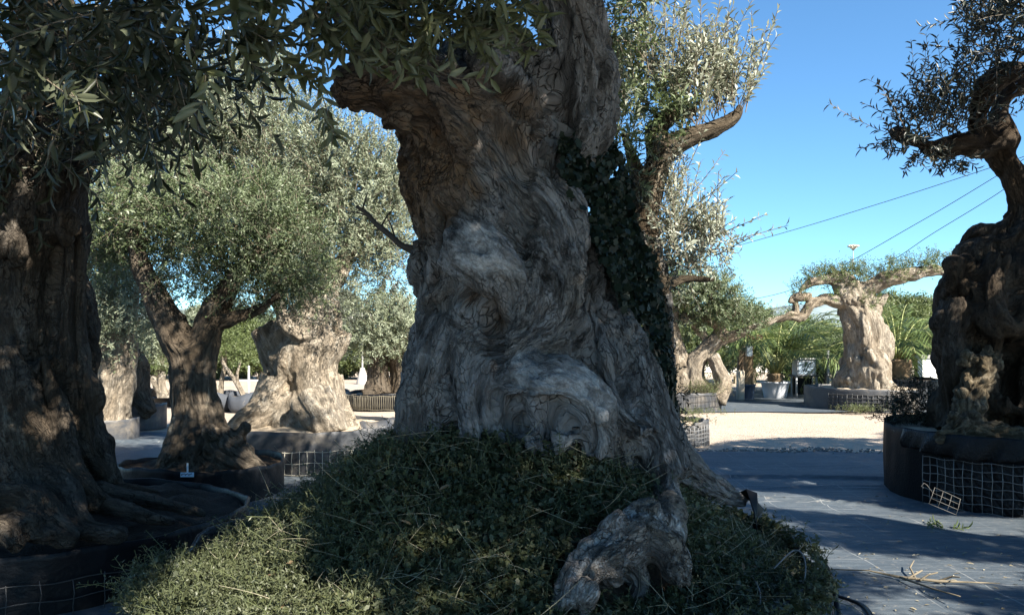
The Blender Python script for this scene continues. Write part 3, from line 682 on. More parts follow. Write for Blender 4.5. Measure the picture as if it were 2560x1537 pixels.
# ================================================================== MAIN OLIVE
base = Vector((.1, 3.7, .5))
MT = thing('olive_tree', 'massive gnarled olive with a flaring grey trunk in the middle foreground', 'tree', base, 'old olive trees')
dM = 3.7
t1 = smooth_tube(px_tube([(1335, 1180, 3.75, 310), (1332, 1100, 3.75, 290), (1325, 1000, 3.75, 262), (1312, 900, 3.75, 238), (1306, 800, 3.75, 226), (1285, 700, 3.75, 216), (1262, 600, 3.75, 206), (1218, 500, 3.75, 190), (1190, 400, 3.75, 184), (1205, 310, 3.75, 200), (1270, 210, 3.75, 175), (1330, 140, 3.75, 140)]))
t2 = smooth_tube(px_tube([(1330, 400, 3.8, 130), (1410, 300, 3.75, 118), (1436, 200, 3.7, 104), (1430, 100, 3.65, 92), (1410, 0, 3.6, 88), (1370, -130, 3.5, 82), (1330, -330, 3.3, 66), (1380, -600, 3.0, 45)]))
t3 = smooth_tube(px_tube([(1230, 420, 3.75, 190), (1130, 300, 3.6, 150), (1040, 225, 3.5, 112), (960, 215, 3.45, 88), (890, 222, 3.42, 62), (845, 222, 3.4, 50)]))
t4 = smooth_tube(px_tube([(1020, 215, 3.5, 80), (950, 120, 3.4, 60), (880, 20, 3.2, 45), (820, -120, 3.0, 35)]))
r1 = smooth_tube(px_tube([(1160, 720, 3.65, 70), (1128, 830, 3.58, 80), (1106, 920, 3.5, 92), (1092, 1010, 3.46, 96), (1080, 1120, 3.42, 92), (1070, 1190, 3.42, 85)]))
r2 = smooth_tube(px_tube([(1200, 760, 3.55, 75), (1195, 880, 3.45, 82), (1185, 980, 3.36, 78), (1190, 1060, 3.3, 66), (1205, 1120, 3.28, 55)]))
r3 = smooth_tube(px_tube([(1275, 960, 3.42, 60), (1330, 955, 3.28, 74), (1400, 965, 3.18, 78), (1465, 1000, 3.12, 68), (1500, 1060, 3.12, 56), (1500, 1130, 3.16, 50)]))
r3b = smooth_tube(px_tube([(1330, 960, 3.35, 70), (1370, 1060, 3.2, 66), (1420, 1130, 3.15, 58)]))
r4 = smooth_tube(px_tube([(1540, 860, 3.6, 62), (1580, 950, 3.5, 70), (1620, 1040, 3.42, 66), (1660, 1130, 3.36, 62), (1690, 1200, 3.32, 60)]))
r5 = smooth_tube(px_tube([(1500, 940, 3.5, 75), (1560, 1030, 3.36, 60), (1610, 1110, 3.28, 55)]))
r6 = smooth_tube(px_tube([(1670, 1120, 3.6, 60), (1740, 1190, 3.65, 45), (1810, 1235, 3.7, 32), (1870, 1255, 3.75, 20)]))
lump = smooth_tube(px_tube([(1150, 555, 3.42, 34), (1195, 590, 3.33, 46), (1250, 640, 3.28, 46), (1290, 700, 3.34, 40), (1300, 790, 3.42, 32)]))
lump2 = smooth_tube(px_tube([(1135, 600, 3.40, 40), (1160, 650, 3.28, 54), (1200, 690, 3.27, 50), (1240, 760, 3.36, 36), (1262, 850, 3.44, 28)]))
s1 = smooth_tube(px_tube([(1640, 1190, 4.2, 56), (1645, 1080, 4.2, 44), (1648, 950, 4.25, 37), (1645, 800, 4.3, 35), (1630, 660, 4.35, 35), (1608, 550, 4.38, 38), (1632, 460, 4.4, 30), (1655, 385, 4.4, 30), (1720, 345, 4.42, 26), (1790, 318, 4.45, 20), (1838, 290, 4.5, 14), (1850, 262, 4.5, 8)]))
s2 = smooth_tube(px_tube([(1650, 390, 4.4, 36), (1640, 330, 4.42, 28), (1675, 290, 4.45, 22), (1740, 275, 4.5, 15)]))
s3 = smooth_tube(px_tube([(1620, 540, 4.35, 30), (1590, 430, 4.4, 20), (1560, 330, 4.45, 14)]))
s4 = smooth_tube(px_tube([(1645, 720, 4.3, 26), (1710, 695, 4.3, 14), (1790, 698, 4.3, 9)]))
br = smooth_tube(px_tube([(1060, 640, 3.7, 22), (1010, 610, 3.7, 8), (960, 580, 3.72, 7), (915, 535, 3.75, 5), (890, 515, 3.75, 3)]))
over = []
for tgt in ((2.3, 1.2, 4.2), (1.0, 0.3, 4.3), (3.2, -.3, 4.4), (-.9, 2.3, 4.0), (1.0, 3.4, 4.2), (4.2, .3, 4.4)):
    a = P(1380, -600, 3.0); b = Vector(tgt); mid = (a+b)/2+Vector((0, 0, .25))
    over.append(smooth_tube([(a, .05), (mid, .04), (b, .02)]))
st = strands(t1[:34], 26, 1.0, .16, .93, 4, .22)+strands(t2[:20], 9, .8, .28, .85, 5)+strands(t3[:14], 11, .9, .22, .86, 6)+strands(s1[:20], 6, 1.5, .4, .8, 8)
for q in (r1, r3, r4, r5): st += strands(q, 7, .8, .3, .84, int(q[0][1]*1e4))
blobs = [(P(1155, 640, 3.27), (.10, .07, .11)), (P(1235, 655, 3.24), (.07, .06, .07)), (P(1185, 575, 3.34), (.06, .05, .07)), (P(1405, 975, 3.12), (.17, .11, .09)), (P(1490, 1040, 3.08), (.09, .08, .10)), (P(1160, 960, 3.34), (.08, .08, .12)),
         (P(1560, 850, 3.55), (.08, .1, .14)), (P(1470, 640, 3.62), (.06, .07, .10)), (P(1072, 670, 3.66), (.09, .10, .15)), (P(1085, 830, 3.58), (.07, .09, .10)), (P(880, 240, 3.38), (.10, .09, .09)), (P(1000, 300, 3.4), (.09, .08, .08)),
         (P(1290, 1100, 3.22), (.08, .06, .08)), (P(1350, 1110, 3.12), (.09, .06, .08)), (P(1500, 170, 3.6), (.07, .07, .12)), (P(1440, 330, 3.6), (.1, .09, .1)), (P(1210, 170, 3.4), (.10, .08, .08)), (P(1110, 245, 3.4), (.09, .07, .08))]
dents = [([P(1085, 700, 3.42), P(1150, 725, 3.30), P(1215, 770, 3.32), P(1245, 810, 3.36), P(1242, 870, 3.4)], .045, .12), ([P(1085, 425, 3.38)], .045, .14), ([P(1245, 880, 3.42), P(1240, 980, 3.34), P(1270, 1070, 3.24)], .06, .13),
         ([P(1550, 930, 3.38), P(1590, 1030, 3.28), P(1575, 1150, 3.2)], .05, .12), ([P(1310, 110, 3.45), P(1390, 190, 3.5), P(1420, 330, 3.55)], .06, .13), ([P(1345, 1050, 3.08), P(1385, 1060, 3.05), P(1400, 1110, 3.05)], .05, .12),
         ([P(1130, 950, 3.38), P(1140, 1090, 3.3)], .045, .10), ([P(1060, 300, 3.4), P(1130, 380, 3.4), P(1190, 480, 3.47)], .05, .08), ([P(1150, 260, 3.4), P(1260, 350, 3.42), P(1310, 460, 3.47)], .045, .07), ([P(1250, 220, 3.4), P(1330, 290, 3.45), P(1370, 420, 3.5)], .045, .08),
         ([P(1395, 360, 3.5), P(1420, 470, 3.55), P(1460, 600, 3.55), P(1520, 760, 3.5)], .05, .09), ([P(1370, 560, 3.45), P(1400, 700, 3.42), P(1450, 850, 3.4), P(1500, 940, 3.35)], .04, .07), ([P(1090, 540, 3.45), P(1110, 640, 3.38), P(1140, 700, 3.32)], .04, .08), ([P(1310, 480, 3.5), P(1330, 640, 3.46), P(1350, 800, 3.45), P(1360, 900, 3.4)], .035, .05), ([P(1095, 770, 3.5), P(1170, 800, 3.45)], .03, .06)]
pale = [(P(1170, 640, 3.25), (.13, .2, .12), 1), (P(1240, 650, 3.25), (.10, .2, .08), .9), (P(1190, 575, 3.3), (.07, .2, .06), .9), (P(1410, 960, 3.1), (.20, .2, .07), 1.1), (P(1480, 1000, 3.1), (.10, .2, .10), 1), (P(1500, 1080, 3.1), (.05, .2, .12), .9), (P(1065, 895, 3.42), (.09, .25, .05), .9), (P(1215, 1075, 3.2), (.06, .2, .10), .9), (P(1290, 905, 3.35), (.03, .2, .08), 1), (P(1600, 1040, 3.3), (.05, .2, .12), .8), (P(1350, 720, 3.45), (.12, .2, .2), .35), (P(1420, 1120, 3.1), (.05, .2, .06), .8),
        (P(1010, 350, 3.45), (.22, .4, .25), -1), (P(1090, 470, 3.45), (.18, .4, .25), -.9), (P(880, 240, 3.4), (.25, .4, .15), -1), (P(1180, 730, 3.3), (.14, .2, .05), -.8), (P(1240, 800, 3.35), (.05, .2, .08), -.8), (P(1300, 340, 3.5), (.14, .3, .2), -.55), (P(1180, 250, 3.4), (.3, .3, .12), -.6)]  # negative values: warm bounce light on the left side, painted as brown bark
wood('trunk', [t1, t2, t3, t4, r1, r2, r3, r3b, r4, r5, r6, lump, lump2], BARK_GREY, MT, base, blobs, dents, .0105, 3,
     ((.030, 2.3, 0), (.026, 6, 1), (.034, 5, 4), (.020, 11, 4), (.012, 8, 0), (.008, 26, 4), (.012, 19, 1), (.007, 34, 1), (.006, 24, 0), (.003, 55, 0)), .60, extra=[q for q in st]+over, pale=pale)
wood('stem', [s1, s2, s3, s4], bark('bark_stem', (.10, .083, .06), (.062, .045, .028), (.012, .009, .007), (.24, .20, .15), 1.3, .7, .56), MT, base, [], [], .011, 2, ((.015, 4, 0), (.010, 12, 1), (.004, 30, 0)), .6, extra=strands(s1[:24], 6, 1.2, .38, .82, 31))
m = MB(); bt = smooth_tube([(p+Vector((R.uniform(-.012, .012), 0, R.uniform(-.012, .012))), r) for p, r in br[::2]], 3); m.tube([p-base for p, r in bt], [r*.8+.003 for p, r in bt], 8)
for k, (dx, dz) in ((8, (-.05, .12)), (13, (.06, .10)), (17, (-.10, .03)), (20, (.02, .09))):
    if k < len(bt): p = bt[k][0]-base; m.tube([p, p+Vector((dx*.5, .02, dz*.6)), p+Vector((dx, .03, dz))], [.005, .004, .002], 5)
m.build('dead_branch', plain('dead_wood', (.06, .05, .04), .9, .4, 20), MT)
# knuckled roots breaking through the weeds in front
q1 = smooth_tube(px_tube([(1640, 1290, 2.85, 42), (1585, 1350, 2.7, 62), (1520, 1400, 2.6, 62), (1450, 1440, 2.5, 48), (1400, 1530, 2.42, 34), (1390, 1600, 2.4, 30)]))
q2 = smooth_tube(px_tube([(1600, 1330, 2.72, 55), (1660, 1370, 2.66, 50), (1700, 1420, 2.62, 40), (1705, 1460, 2.62, 26)]))
q3 = smooth_tube(px_tube([(1665, 1290, 2.95, 36), (1675, 1330, 2.9, 34), (1660, 1380, 2.8, 30)]))
q4 = smooth_tube(px_tube([(1560, 1400, 2.66, 46), (1600, 1460, 2.62, 36), (1570, 1520, 2.6, 30)]))
q0 = smooth_tube(px_tube([(1655, 1160, 3.4, 40), (1668, 1220, 3.2, 40), (1672, 1270, 3.02, 38), (1655, 1320, 2.86, 40)]))
wood('root', [q1, q2, q3, q4, q0], BARK_ROOT, MT, base, [(P(1520, 1420, 2.5), (.10, .08, .075)), (P(1560, 1340, 2.66), (.08, .07, .07)), (P(1690, 1425, 2.6), (.06, .06, .06)), (P(1460, 1490, 2.4), (.06, .05, .06))],
     [([P(1600, 1440, 2.5), P(1640, 1480, 2.5)], .05, .07), ([P(1500, 1500, 2.45)], .05, .06), ([P(1590, 1390, 2.5), P(1560, 1440, 2.45)], .025, .03)], .0085, 2, ((.020, 5, 0), (.016, 14, 1), (.014, 11, 4), (.010, 26, 4), (.004, 40, 0)), .5,
     extra=strands(q1, 7, 1.3, .33, .82, 3)+strands(q2, 6, 1, .35, .82, 9)+strands(q4, 6, 1, .35, .82, 10))
# crown: overhead, with unseen clusters added over the camera to cut sky light (it shades trunk, mound and fabric), hanging leafy branch, second stem's silver crown
ov = [((2.3, 1.2, 4.3), (1.5, 1.3, .8)), ((3.3, -.4, 4.5), (1.4, 1.1, .8)), ((.4, 2.2, 4.2), (1.3, 1.2, .7)), ((-1.2, 2.9, 4.1), (1.1, 1.0, .6)), ((1.0, 3.7, 4.3), (1.2, .9, .7)), ((4.5, -.3, 4.5), (1.2, 1.2, .8)), ((.9, .4, 4.6), (1.2, 1.0, .7)), ((3.3, .8, 5.0), (1.3, 1.2, .7)), ((-.6, .8, 3.7), (1.2, 1.1, .6)), ((-2.3, 2.3, 4.0), (1.2, 1.1, .6)), ((.2, -.9, 3.8), (1.3, 1.1, .7)), ((1.9, -1.2, 3.9), (1.2, 1.1, .7)), ((-1.7, -.3, 3.6), (1.2, 1.1, .6)), ((-3.4, 1.0, 3.8), (1.1, 1.1, .7))]
lv, tw = crown(ov, 95, .55, 14, .13, .036, up=.2, out=.8, rndm=.8, droop=.1, mask=shade_mask)
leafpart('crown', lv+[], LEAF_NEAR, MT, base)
# overhanging leafy branch seen close at the top
CL = [pc(680, -40, 2.7, 220, 70, .45), pc(880, -50, 2.8, 170, 60, .3), pc(1080, -50, 2.9, 150, 55, .25), pc(600, 5, 2.6, 80, 40, .3), pc(800, 10, 2.8, 80, 35, .25), pc(1240, -5, 3.0, 80, 28, .12), pc(940, 5, 2.9, 90, 30, .2), pc(1120, 10, 2.9, 90, 25, .15)]
lv, tw = crown(CL, 270, .20, 12, .078, .021, 'n', up=-.1, out=.7, rndm=.7, droop=.2)
def sprig(pts, n, ll, lw, wid=.004):
    """one hanging shoot given by picture points with depth"""
    t = smooth_tube([(P(*p), wid) for p in pts], 5); pl = np.array([tuple(a) for a, r in t]); seg = np.linalg.norm(np.diff(pl, axis=0), axis=1); L = np.concatenate([[0], np.cumsum(seg)])
    s = np.linspace(.08, 1, n)*L[-1]; pos = np.stack([np.interp(s, L, pl[:, k]) for k in range(3)], 1); tg = np.stack([np.interp(s, (L[1:]+L[:-1])/2, np.diff(pl[:, k])/seg) for k in range(3)], 1)
    tg /= np.linalg.norm(tg, axis=1)[:, None]; out_p = []; out_d = []; out_n = []
    for i in range(n):
        u = np.cross(tg[i], RNG.normal(size=3)); u /= np.linalg.norm(u)
        for sg in (1, -1): out_p.append(pos[i]); out_d.append(tg[i]*.7+u*sg*.7+RNG.normal(size=3)*.15); out_n.append(np.cross(tg[i], u)+RNG.normal(size=3)*.3)
    m = len(out_p); lvs = leaves(np.array(out_p), np.array(out_d), np.array(out_n), ll*RNG.uniform(.7, 1.15, m), lw*RNG.uniform(.75, 1.2, m), 'n', RNG.rand(m)*.6+.4)
    tws = pl[np.linspace(0, len(pl)-1, 8).astype(int)][None]
    return lvs, tws
SP = [[(620, 40, 2.7), (690, 130, 2.7), (720, 200, 2.72), (735, 250, 2.75)], [(760, 120, 2.85), (800, 220, 2.85), (815, 290, 2.85), (835, 340, 2.85), (825, 400, 2.85)], [(700, 140, 2.8), (760, 190, 2.8), (800, 205, 2.8)],
      [(900, 60, 2.85), (990, 140, 2.8), (1080, 180, 2.8), (1160, 200, 2.8), (1225, 195, 2.8)], [(1000, 20, 2.9), (1120, 60, 2.9), (1230, 95, 2.9), (1330, 80, 2.9), (1360, 50, 2.9)], [(1150, 60, 2.9), (1230, 120, 2.9), (1300, 115, 2.9), (1345, 95, 2.9)],
      [(820, 60, 2.8), (900, 150, 2.8), (960, 175, 2.8)], [(550, 60, 2.6), (600, 130, 2.6), (640, 170, 2.6), (690, 190, 2.6)], [(480, 120, 2.5), (520, 200, 2.5), (505, 260, 2.5), (470, 300, 2.5)], [(830, 260, 3.2), (810, 300, 3.2), (840, 340, 3.2)], [(1010, 60, 2.9), (1050, 130, 2.9), (1040, 190, 2.9)]]
ls = []; ts = []
for k, s in enumerate(SP): a, b = sprig(s, 11, .082, .022); ls.append(a); ts.append(b)
lb = leafpart('leafy_branch', lv+ls, LEAF_MIDNEAR, MT, base)
def twigs_to(parent_o, tw, r, base, name='twig'):
    V, f, _ = twigmesh(tw, r); return tag(link(name, npmesh(name, V-np.array(tuple(base)), f, True), TWIG, parent_o), kind='stuff')
twigs_to(MT, np.concatenate([tw[::2]]+[t[:, [0, 2, 5, 7]] for t in ts]), .0028, base)
C2 = [pc(1590, 250, 4.5, 50, 90, .2), pc(1640, 200, 4.5, 70, 80, .25), pc(1720, 210, 4.5, 80, 70, .25), pc(1780, 210, 4.5, 60, 70, .2), pc(1560, 330, 4.45, 40, 90, .15), pc(1840, 230, 4.5, 45, 50, .12), pc(1700, 270, 4.45, 60, 30, .15), pc(1835, 265, 4.5, 38, 28, .1), pc(1775, 295, 4.45, 55, 18, .1), pc(1720, 315, 4.4, 45, 18, .08)]
lv, tw = crown(C2, 1150, .38, 20, .052, .014, up=1.3, out=.5, rndm=.38)
C2b = [pc(1690, 500, 4.4, 40, 60, .15), pc(1680, 570, 4.4, 55, 60, .2), pc(1740, 600, 4.4, 70, 55, .2), pc(1700, 660, 4.4, 60, 40, .15), pc(1790, 610, 4.4, 50, 40, .12), pc(1700, 620, 4.5, 70, 70, .25), pc(1670, 540, 4.5, 40, 70, .2), pc(1740, 660, 4.45, 60, 40, .2)]
lv2, tw2 = crown(C2b, 2300, .24, 16, .042, .011, up=.7, out=.6, rndm=.45)
leafpart('crown', lv+lv2, LEAF_PALE, MT, base); twigs_to(MT, np.concatenate([tw, tw2]), .0035, base)
C3 = [pc(1560, 20, 4.2, 45, 45, .15), pc(1540, 90, 4.2, 22, 40, .1), pc(1600, 0, 4.2, 40, 25, .12)]
lv, tw = crown(C3, 700, .22, 14, .05, .013, up=-.2, out=.8, rndm=.5)
C4 = [pc(1690, 290, 4.35, 50, 25, .12), pc(1660, 300, 4.3, 40, 30, .1), pc(1560, 240, 4.4, 40, 60, .15), pc(1590, 350, 4.3, 45, 40, .15), pc(1545, 180, 4.3, 35, 60, .15), pc(1545, 320, 4.2, 30, 70, .12), pc(1570, 430, 4.25, 30, 50, .1), pc(1620, 250, 4.4, 40, 50, .15)]
lv4, tw4 = crown(C4, 900, .14, 12, .05, .013, up=.5, out=.7, rndm=.5)
leafpart('crown', lv+lv4, LEAF_GREEN, MT, base); twigs_to(MT, tw, .003, base)
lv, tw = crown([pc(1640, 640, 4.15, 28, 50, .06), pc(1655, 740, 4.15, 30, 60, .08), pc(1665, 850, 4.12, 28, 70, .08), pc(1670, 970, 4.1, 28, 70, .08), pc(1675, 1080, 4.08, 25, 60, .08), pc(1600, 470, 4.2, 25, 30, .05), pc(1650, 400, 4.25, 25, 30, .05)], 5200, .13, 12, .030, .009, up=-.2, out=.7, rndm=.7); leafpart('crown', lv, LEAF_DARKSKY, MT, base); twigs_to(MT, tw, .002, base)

# ivy between the two stems
pts = []; R_ = np.random.RandomState(5)
lefte = [(345, 1400), (420, 1408), (500, 1425), (620, 1500), (750, 1555), (900, 1590), (1000, 1605), (1150, 1640), (1170, 1650)]; righte = [(345, 1530), (450, 1570), (560, 1590), (650, 1628), (750, 1655), (900, 1678), (1100, 1690), (1170, 1695)]
yy = R_.uniform(345, 1165, 24000); xl = np.interp(yy, *zip(*lefte)); xr = np.interp(yy, *zip(*righte)); uu = R_.rand(24000); xx = xl+(xr-xl)*uu
keepn = perlin(np.stack([xx*.02, yy*.013, np.zeros(24000)], 1)) > -.38; xx, yy, uu = xx[keepn], yy[keepn], uu[keepn]
dd = np.interp(yy, [345, 620, 760, 1000], [3.50, 3.52, 3.58, 3.70])+.45*uu+R_.normal(size=len(xx))*.05
pos = np.stack([(xx-1280)/F*dd, dd, CH-(yy-HY)/F*dd], 1); n = len(pos)
ib = Vector((.75, 4.0, .55)); IV = thing('ivy', 'dark ivy climbing between the big trunk and its slender second stem', 'climbing plant', ib)
leafpart('foliage', [leaves(pos, R_.normal(size=(n, 3))*.6+np.array([.1, -.3, -.7]), R_.normal(size=(n, 3))*.6+np.array([-.1, -1, .35]), (sz := .010+.034*R_.rand(n)**1.5), sz*R_.uniform(.75, 1.0, n), 'i', R_.rand(n))], LEAF_IVY, IV, ib)
m = MB()
for k in range(26):
    y0 = 1160-k*9; u0 = R_.rand(); pl = []
    for j in range(7):
        y_ = y0-j*(60+40*R_.rand()); 
        if y_ < 350: break
        a_, b_ = np.interp(y_, *zip(*lefte)), np.interp(y_, *zip(*righte)); u0 = min(1, max(0, u0+R_.normal()*.16)); pl.append(P(a_+(b_-a_)*u0, y_, 3.74+.28*u0)-ib)
    if len(pl) > 2: m.tube(pl, [.005-.0005*i for i in range(len(pl))], 5)
m.build('vine', TWIG, IV)

# ================================================================== WEEDS on the mound
def weeds():
    n = 30000; a = RNG.uniform(0, 2*PI, n); q = 1.32*np.sqrt(RNG.rand(n)); x = MC[0]+q*np.cos(a); y = MC[1]+q*np.sin(a)
    k = (y < 4.4) & ~((x < -.75) & (q > 1.18) & (y > 3.0)); x, y, a, q = x[k], y[k], a[k], q[k]
    # spill over the left front rim
    m = 5200; aa = np.where(RNG.rand(m) < .72, RNG.uniform(PI*1.10, PI*1.50, m), RNG.uniform(PI*1.5, PI*1.86, m)); qq = RNG.uniform(1.15, 1.46, m); qq = np.where(aa > PI*1.5, np.minimum(qq, 1.34), qq); x = np.concatenate([x, MC[0]+qq*np.cos(aa)]); y = np.concatenate([y, MC[1]+qq*np.sin(aa)])
    z = mound_z(x, y); q2 = np.hypot(x-MC[0], y-MC[1]); z = np.where(q2 > 1.30, np.maximum(.45-(q2-1.30)*1.6*RNG.rand(len(x)), .2), z); z = np.where((q2 > 1.1) & (x < .2) & (y < 3), np.maximum(z, .44-(q2-1.1)*.25), z); n = len(x); B = np.stack([x, y, z-.01], 1)
    px = 1280+F*x/y; py = HY+F*(CH-z)/y
    bare = ((px-1560)/150)**2+((py-1410)/110)**2 < 1
    trunk = in_poly(px, py, [(1010, 700), (1010, 1060), (1120, 1075), (1250, 1110), (1400, 1130), (1560, 1170), (1680, 1210), (1700, 900)])
    k = ~bare & ~(trunk & (y > 3.0)); B = B[k]; x, y = x[k], y[k]; n = len(B)
    dens = perlin(np.stack([x*3, y*3, x*0], 1)); left = np.clip((-.2-x)*1.6, 0, 1)
    D = RNG.normal(size=(n, 3))*.55+np.array([0, -.1, .8]); L = RNG.uniform(.04, .11, n)*(1+.5*dens)*(1+.35*left)
    f = RNG.rand(n) < .45+.4*left                                    # feathery herb, else round-leaved ground ivy
    a1, t1_ = shoots(B[f], D[f], L[f], 14, .017, .0055, 'd', .1, .8)
    a2, t2_ = shoots(B[~f], D[~f], L[~f]*.75, 6, .022, .018, 'i', .15, .85)
    # tall wispy shoots, mostly on the sunny left
    k = RNG.rand(n) < .018+.05*left; B3 = B[k]; m = len(B3); D3 = RNG.normal(size=(m, 3))*.6+np.array([-.25, -.2, .7]); a3, t3_ = shoots(B3, D3, RNG.uniform(.10, .22, m), 16, .022, .0045, 'd', .25, .85)
    o1 = leafpart('weeds', [a1, a2, a3], LEAF_WEED, None); tag(o1, kind='stuff')
    V, fs, _ = twigmesh(np.concatenate([t1_[::2], t2_[::3], t3_]), .0018, .001); tag(link('weed_stems', npmesh('weed_stems', V, fs), plain('stem_green', (.10, .12, .05), .6), None), kind='stuff')
    # dry straw stalks lying through it
    n = 1000; a = RNG.uniform(0, 2*PI, n); q = 1.26*np.sqrt(RNG.rand(n)); x = MC[0]+q*np.cos(a); y = MC[1]+q*np.sin(a); k = y < 4.3; x, y = x[k], y[k]; n = len(x)
    z = mound_z(x, y)+RNG.uniform(.02, .08, n); th = RNG.uniform(0, 2*PI, n); L = RNG.uniform(.05, .20, n)*(1+.5*(RNG.rand(n) < .1)); el = RNG.normal(size=n)*.35+.15
    d = np.stack([np.cos(th)*np.cos(el), np.sin(th)*np.cos(el), np.sin(el)], 1); bd = randdir(n)*.28
    B = np.stack([x, y, z], 1); px = 1280+F*x/y; py = HY+F*(CH-z)/y; k = ~((((px-1560)/150)**2+((py-1410)/110)**2) < 1); B, d, bd, L = B[k], d[k], bd[k], L[k]
    tw = np.stack([B+d*(L*s)[:, None]+bd*(L*s*s)[:, None] for s in (0, .25, .5, .75, 1)], 1)
    V, fs, _ = twigmesh(tw, .0014, .0006); tag(link('straw', npmesh('straw', V, fs, True), STRAW, None), kind='stuff')
weeds()
n = 700; a = RNG.uniform(0, 2*PI, n); q = 1.28*np.sqrt(RNG.rand(n)); x = MC[0]+q*np.cos(a); y = MC[1]+q*np.sin(a); k = (y < 4.2) & (perlin(np.stack([x*2.6, y*2.6, x*0+5], 1)) > -.05); x, y = x[k], y[k]; n = len(x); th = RNG.uniform(0, 6.28, n)
Vd, fd, rd = leaves(np.stack([x, y, mound_z(x, y)+RNG.uniform(.02, .07, n)], 1), np.stack([np.cos(th), np.sin(th), RNG.normal(size=n)*.4], 1), np.array([0, -.2, 1.])+RNG.normal(size=(n, 3))*.5, RNG.uniform(.025, .06, n), RNG.uniform(.008, .018, n), 'n')
tag(leafpart('dead_leaves', [(Vd, fd, rd)], leafmat('dead_leaf', (.05, .033, .018), (.17, .12, .065), (.15, .12, .08), .7, .1), None), kind='stuff')

# ================================================================== OTHER OLIVES
def vj(c, r, n, fr, s, seed):
    """knobbly burls scattered over a trunk"""
    R = random.Random(seed); out = []
    for k in range(n):
        i = R.randrange(len(c)); p, rr = c[i]; a = R.uniform(0, 2*PI)
        q = rr*R.uniform(.75, .98); b = rr*fr*R.uniform(.6, 1.3)
        out.append((p+Vector((math.cos(a)*q, math.sin(a)*q, R.uniform(-.05, .05)*s)), (b, b, b*R.uniform(.8, 1.5))))
    return out
# --- leaning dark trunk at the left edge
base = Vector((-3.0, 4.85, .28)); T = thing('olive_tree', 'dark leaning old olive cut off by the left edge, dappled with sun', 'tree', base, 'old olive trees')
a1 = smooth_tube(px_tube([(45, 1230, 4.85, 240), (55, 1150, 4.85, 205), (62, 1050, 4.85, 178), (60, 950, 4.85, 160), (55, 850, 4.85, 150), (48, 720, 4.85, 148), (52, 600, 4.85, 148), (72, 480, 4.85, 138), (105, 370, 4.85, 118), (125, 240, 4.85, 100), (120, 60, 4.7, 80), (60, -150, 4.5, 60)]))
a2 = smooth_tube(px_tube([(190, 560, 4.75, 30), (185, 700, 4.72, 38), (180, 840, 4.68, 40), (190, 960, 4.62, 42), (205, 1060, 4.58, 42), (225, 1160, 4.55, 38), (275, 1220, 4.5, 26)]))
a3 = smooth_tube(px_tube([(90, 900, 4.5, 45), (120, 1020, 4.42, 55), (150, 1120, 4.38, 52), (190, 1200, 4.3, 40), (250, 1260, 4.2, 26)]))
a4 = smooth_tube(px_tube([(0, 880, 4.5, 60), (30, 1050, 4.4, 60), (60, 1170, 4.3, 52), (100, 1250, 4.15, 38), (150, 1310, 4.0, 24)]))
a5 = smooth_tube(px_tube([(130, 240, 4.8, 60), (220, 120, 4.6, 40), (330, 0, 4.4, 30), (420, -120, 4.2, 24)]))
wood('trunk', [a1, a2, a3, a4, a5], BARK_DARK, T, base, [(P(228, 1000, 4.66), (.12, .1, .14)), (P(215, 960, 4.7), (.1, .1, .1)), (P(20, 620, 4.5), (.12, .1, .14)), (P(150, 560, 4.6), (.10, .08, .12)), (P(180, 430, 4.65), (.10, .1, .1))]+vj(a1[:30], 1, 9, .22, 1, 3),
     [([P(60, 780, 4.45), P(85, 900, 4.4), P(125, 1000, 4.35)], .05, .14), ([P(5, 680, 4.45), P(15, 760, 4.45)], .06, .1), ([P(150, 700, 4.55), P(150, 900, 4.5), P(170, 1080, 4.45)], .035, .07), ([P(185, 1100, 4.4), P(215, 1200, 4.35)], .03, .06)],
     .015, 3, ((.03, 2.6, 0), (.022, 6, 1), (.045, 4.5, 4), (.02, 11, 4), (.008, 14, 0), (.004, 32, 0)), .4, extra=strands(a1[:40], 16, 1.1, .2, .9, 6))
rt = [smooth_tube(px_tube(s)) for s in ([(120, 1190, 4.3, 38), (170, 1235, 4.15, 34), (185, 1290, 4.0, 32), (225, 1325, 3.95, 26), (310, 1335, 3.95, 16)], [(0, 1250, 4.0, 45), (70, 1250, 4.0, 40), (110, 1290, 3.9, 45), (160, 1340, 3.8, 36), (200, 1350, 3.8, 20)],
      [(240, 1230, 4.4, 22), (330, 1245, 4.45, 18), (420, 1262, 4.5, 12), (510, 1285, 4.55, 7)], [(230, 1250, 4.3, 20), (340, 1280, 4.2, 18), (440, 1300, 4.25, 10)], [(260, 1215, 4.7, 20), (330, 1222, 4.85, 14), (400, 1232, 4.95, 8)], [(-30, 1320, 3.7, 40), (20, 1330, 3.7, 36), (40, 1375, 3.65, 22)])]
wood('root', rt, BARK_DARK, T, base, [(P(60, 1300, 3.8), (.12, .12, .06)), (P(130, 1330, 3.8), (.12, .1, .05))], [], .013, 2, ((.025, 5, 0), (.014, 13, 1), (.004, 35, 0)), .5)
CL = [pc(60, 60, 4.2, 230, 130, .4), pc(230, 130, 4.2, 150, 130, .4), pc(120, 250, 4.15, 200, 90, .25), pc(60, 330, 4.2, 120, 60, .15), pc(280, 240, 4.2, 60, 80, .2), pc(380, 60, 4.0, 130, 90, .4), pc(480, 120, 3.9, 60, 70, .3), pc(300, 60, 4.2, 130, 100, .3)]
lv, tw = crown(CL, 260, .42, 16, .085, .021, 'n', up=-.15, out=.7, rndm=.7, droop=.3, mask=shade_mask)
CL2 = [pc(180, 0, 2.7, 260, 70, .4), pc(80, 120, 2.5, 130, 90, .3), pc(330, 60, 2.6, 170, 80, .35), pc(480, 30, 2.6, 110, 70, .3), pc(230, 170, 2.6, 120, 60, .25), pc(400, 170, 2.7, 60, 60, .2)]
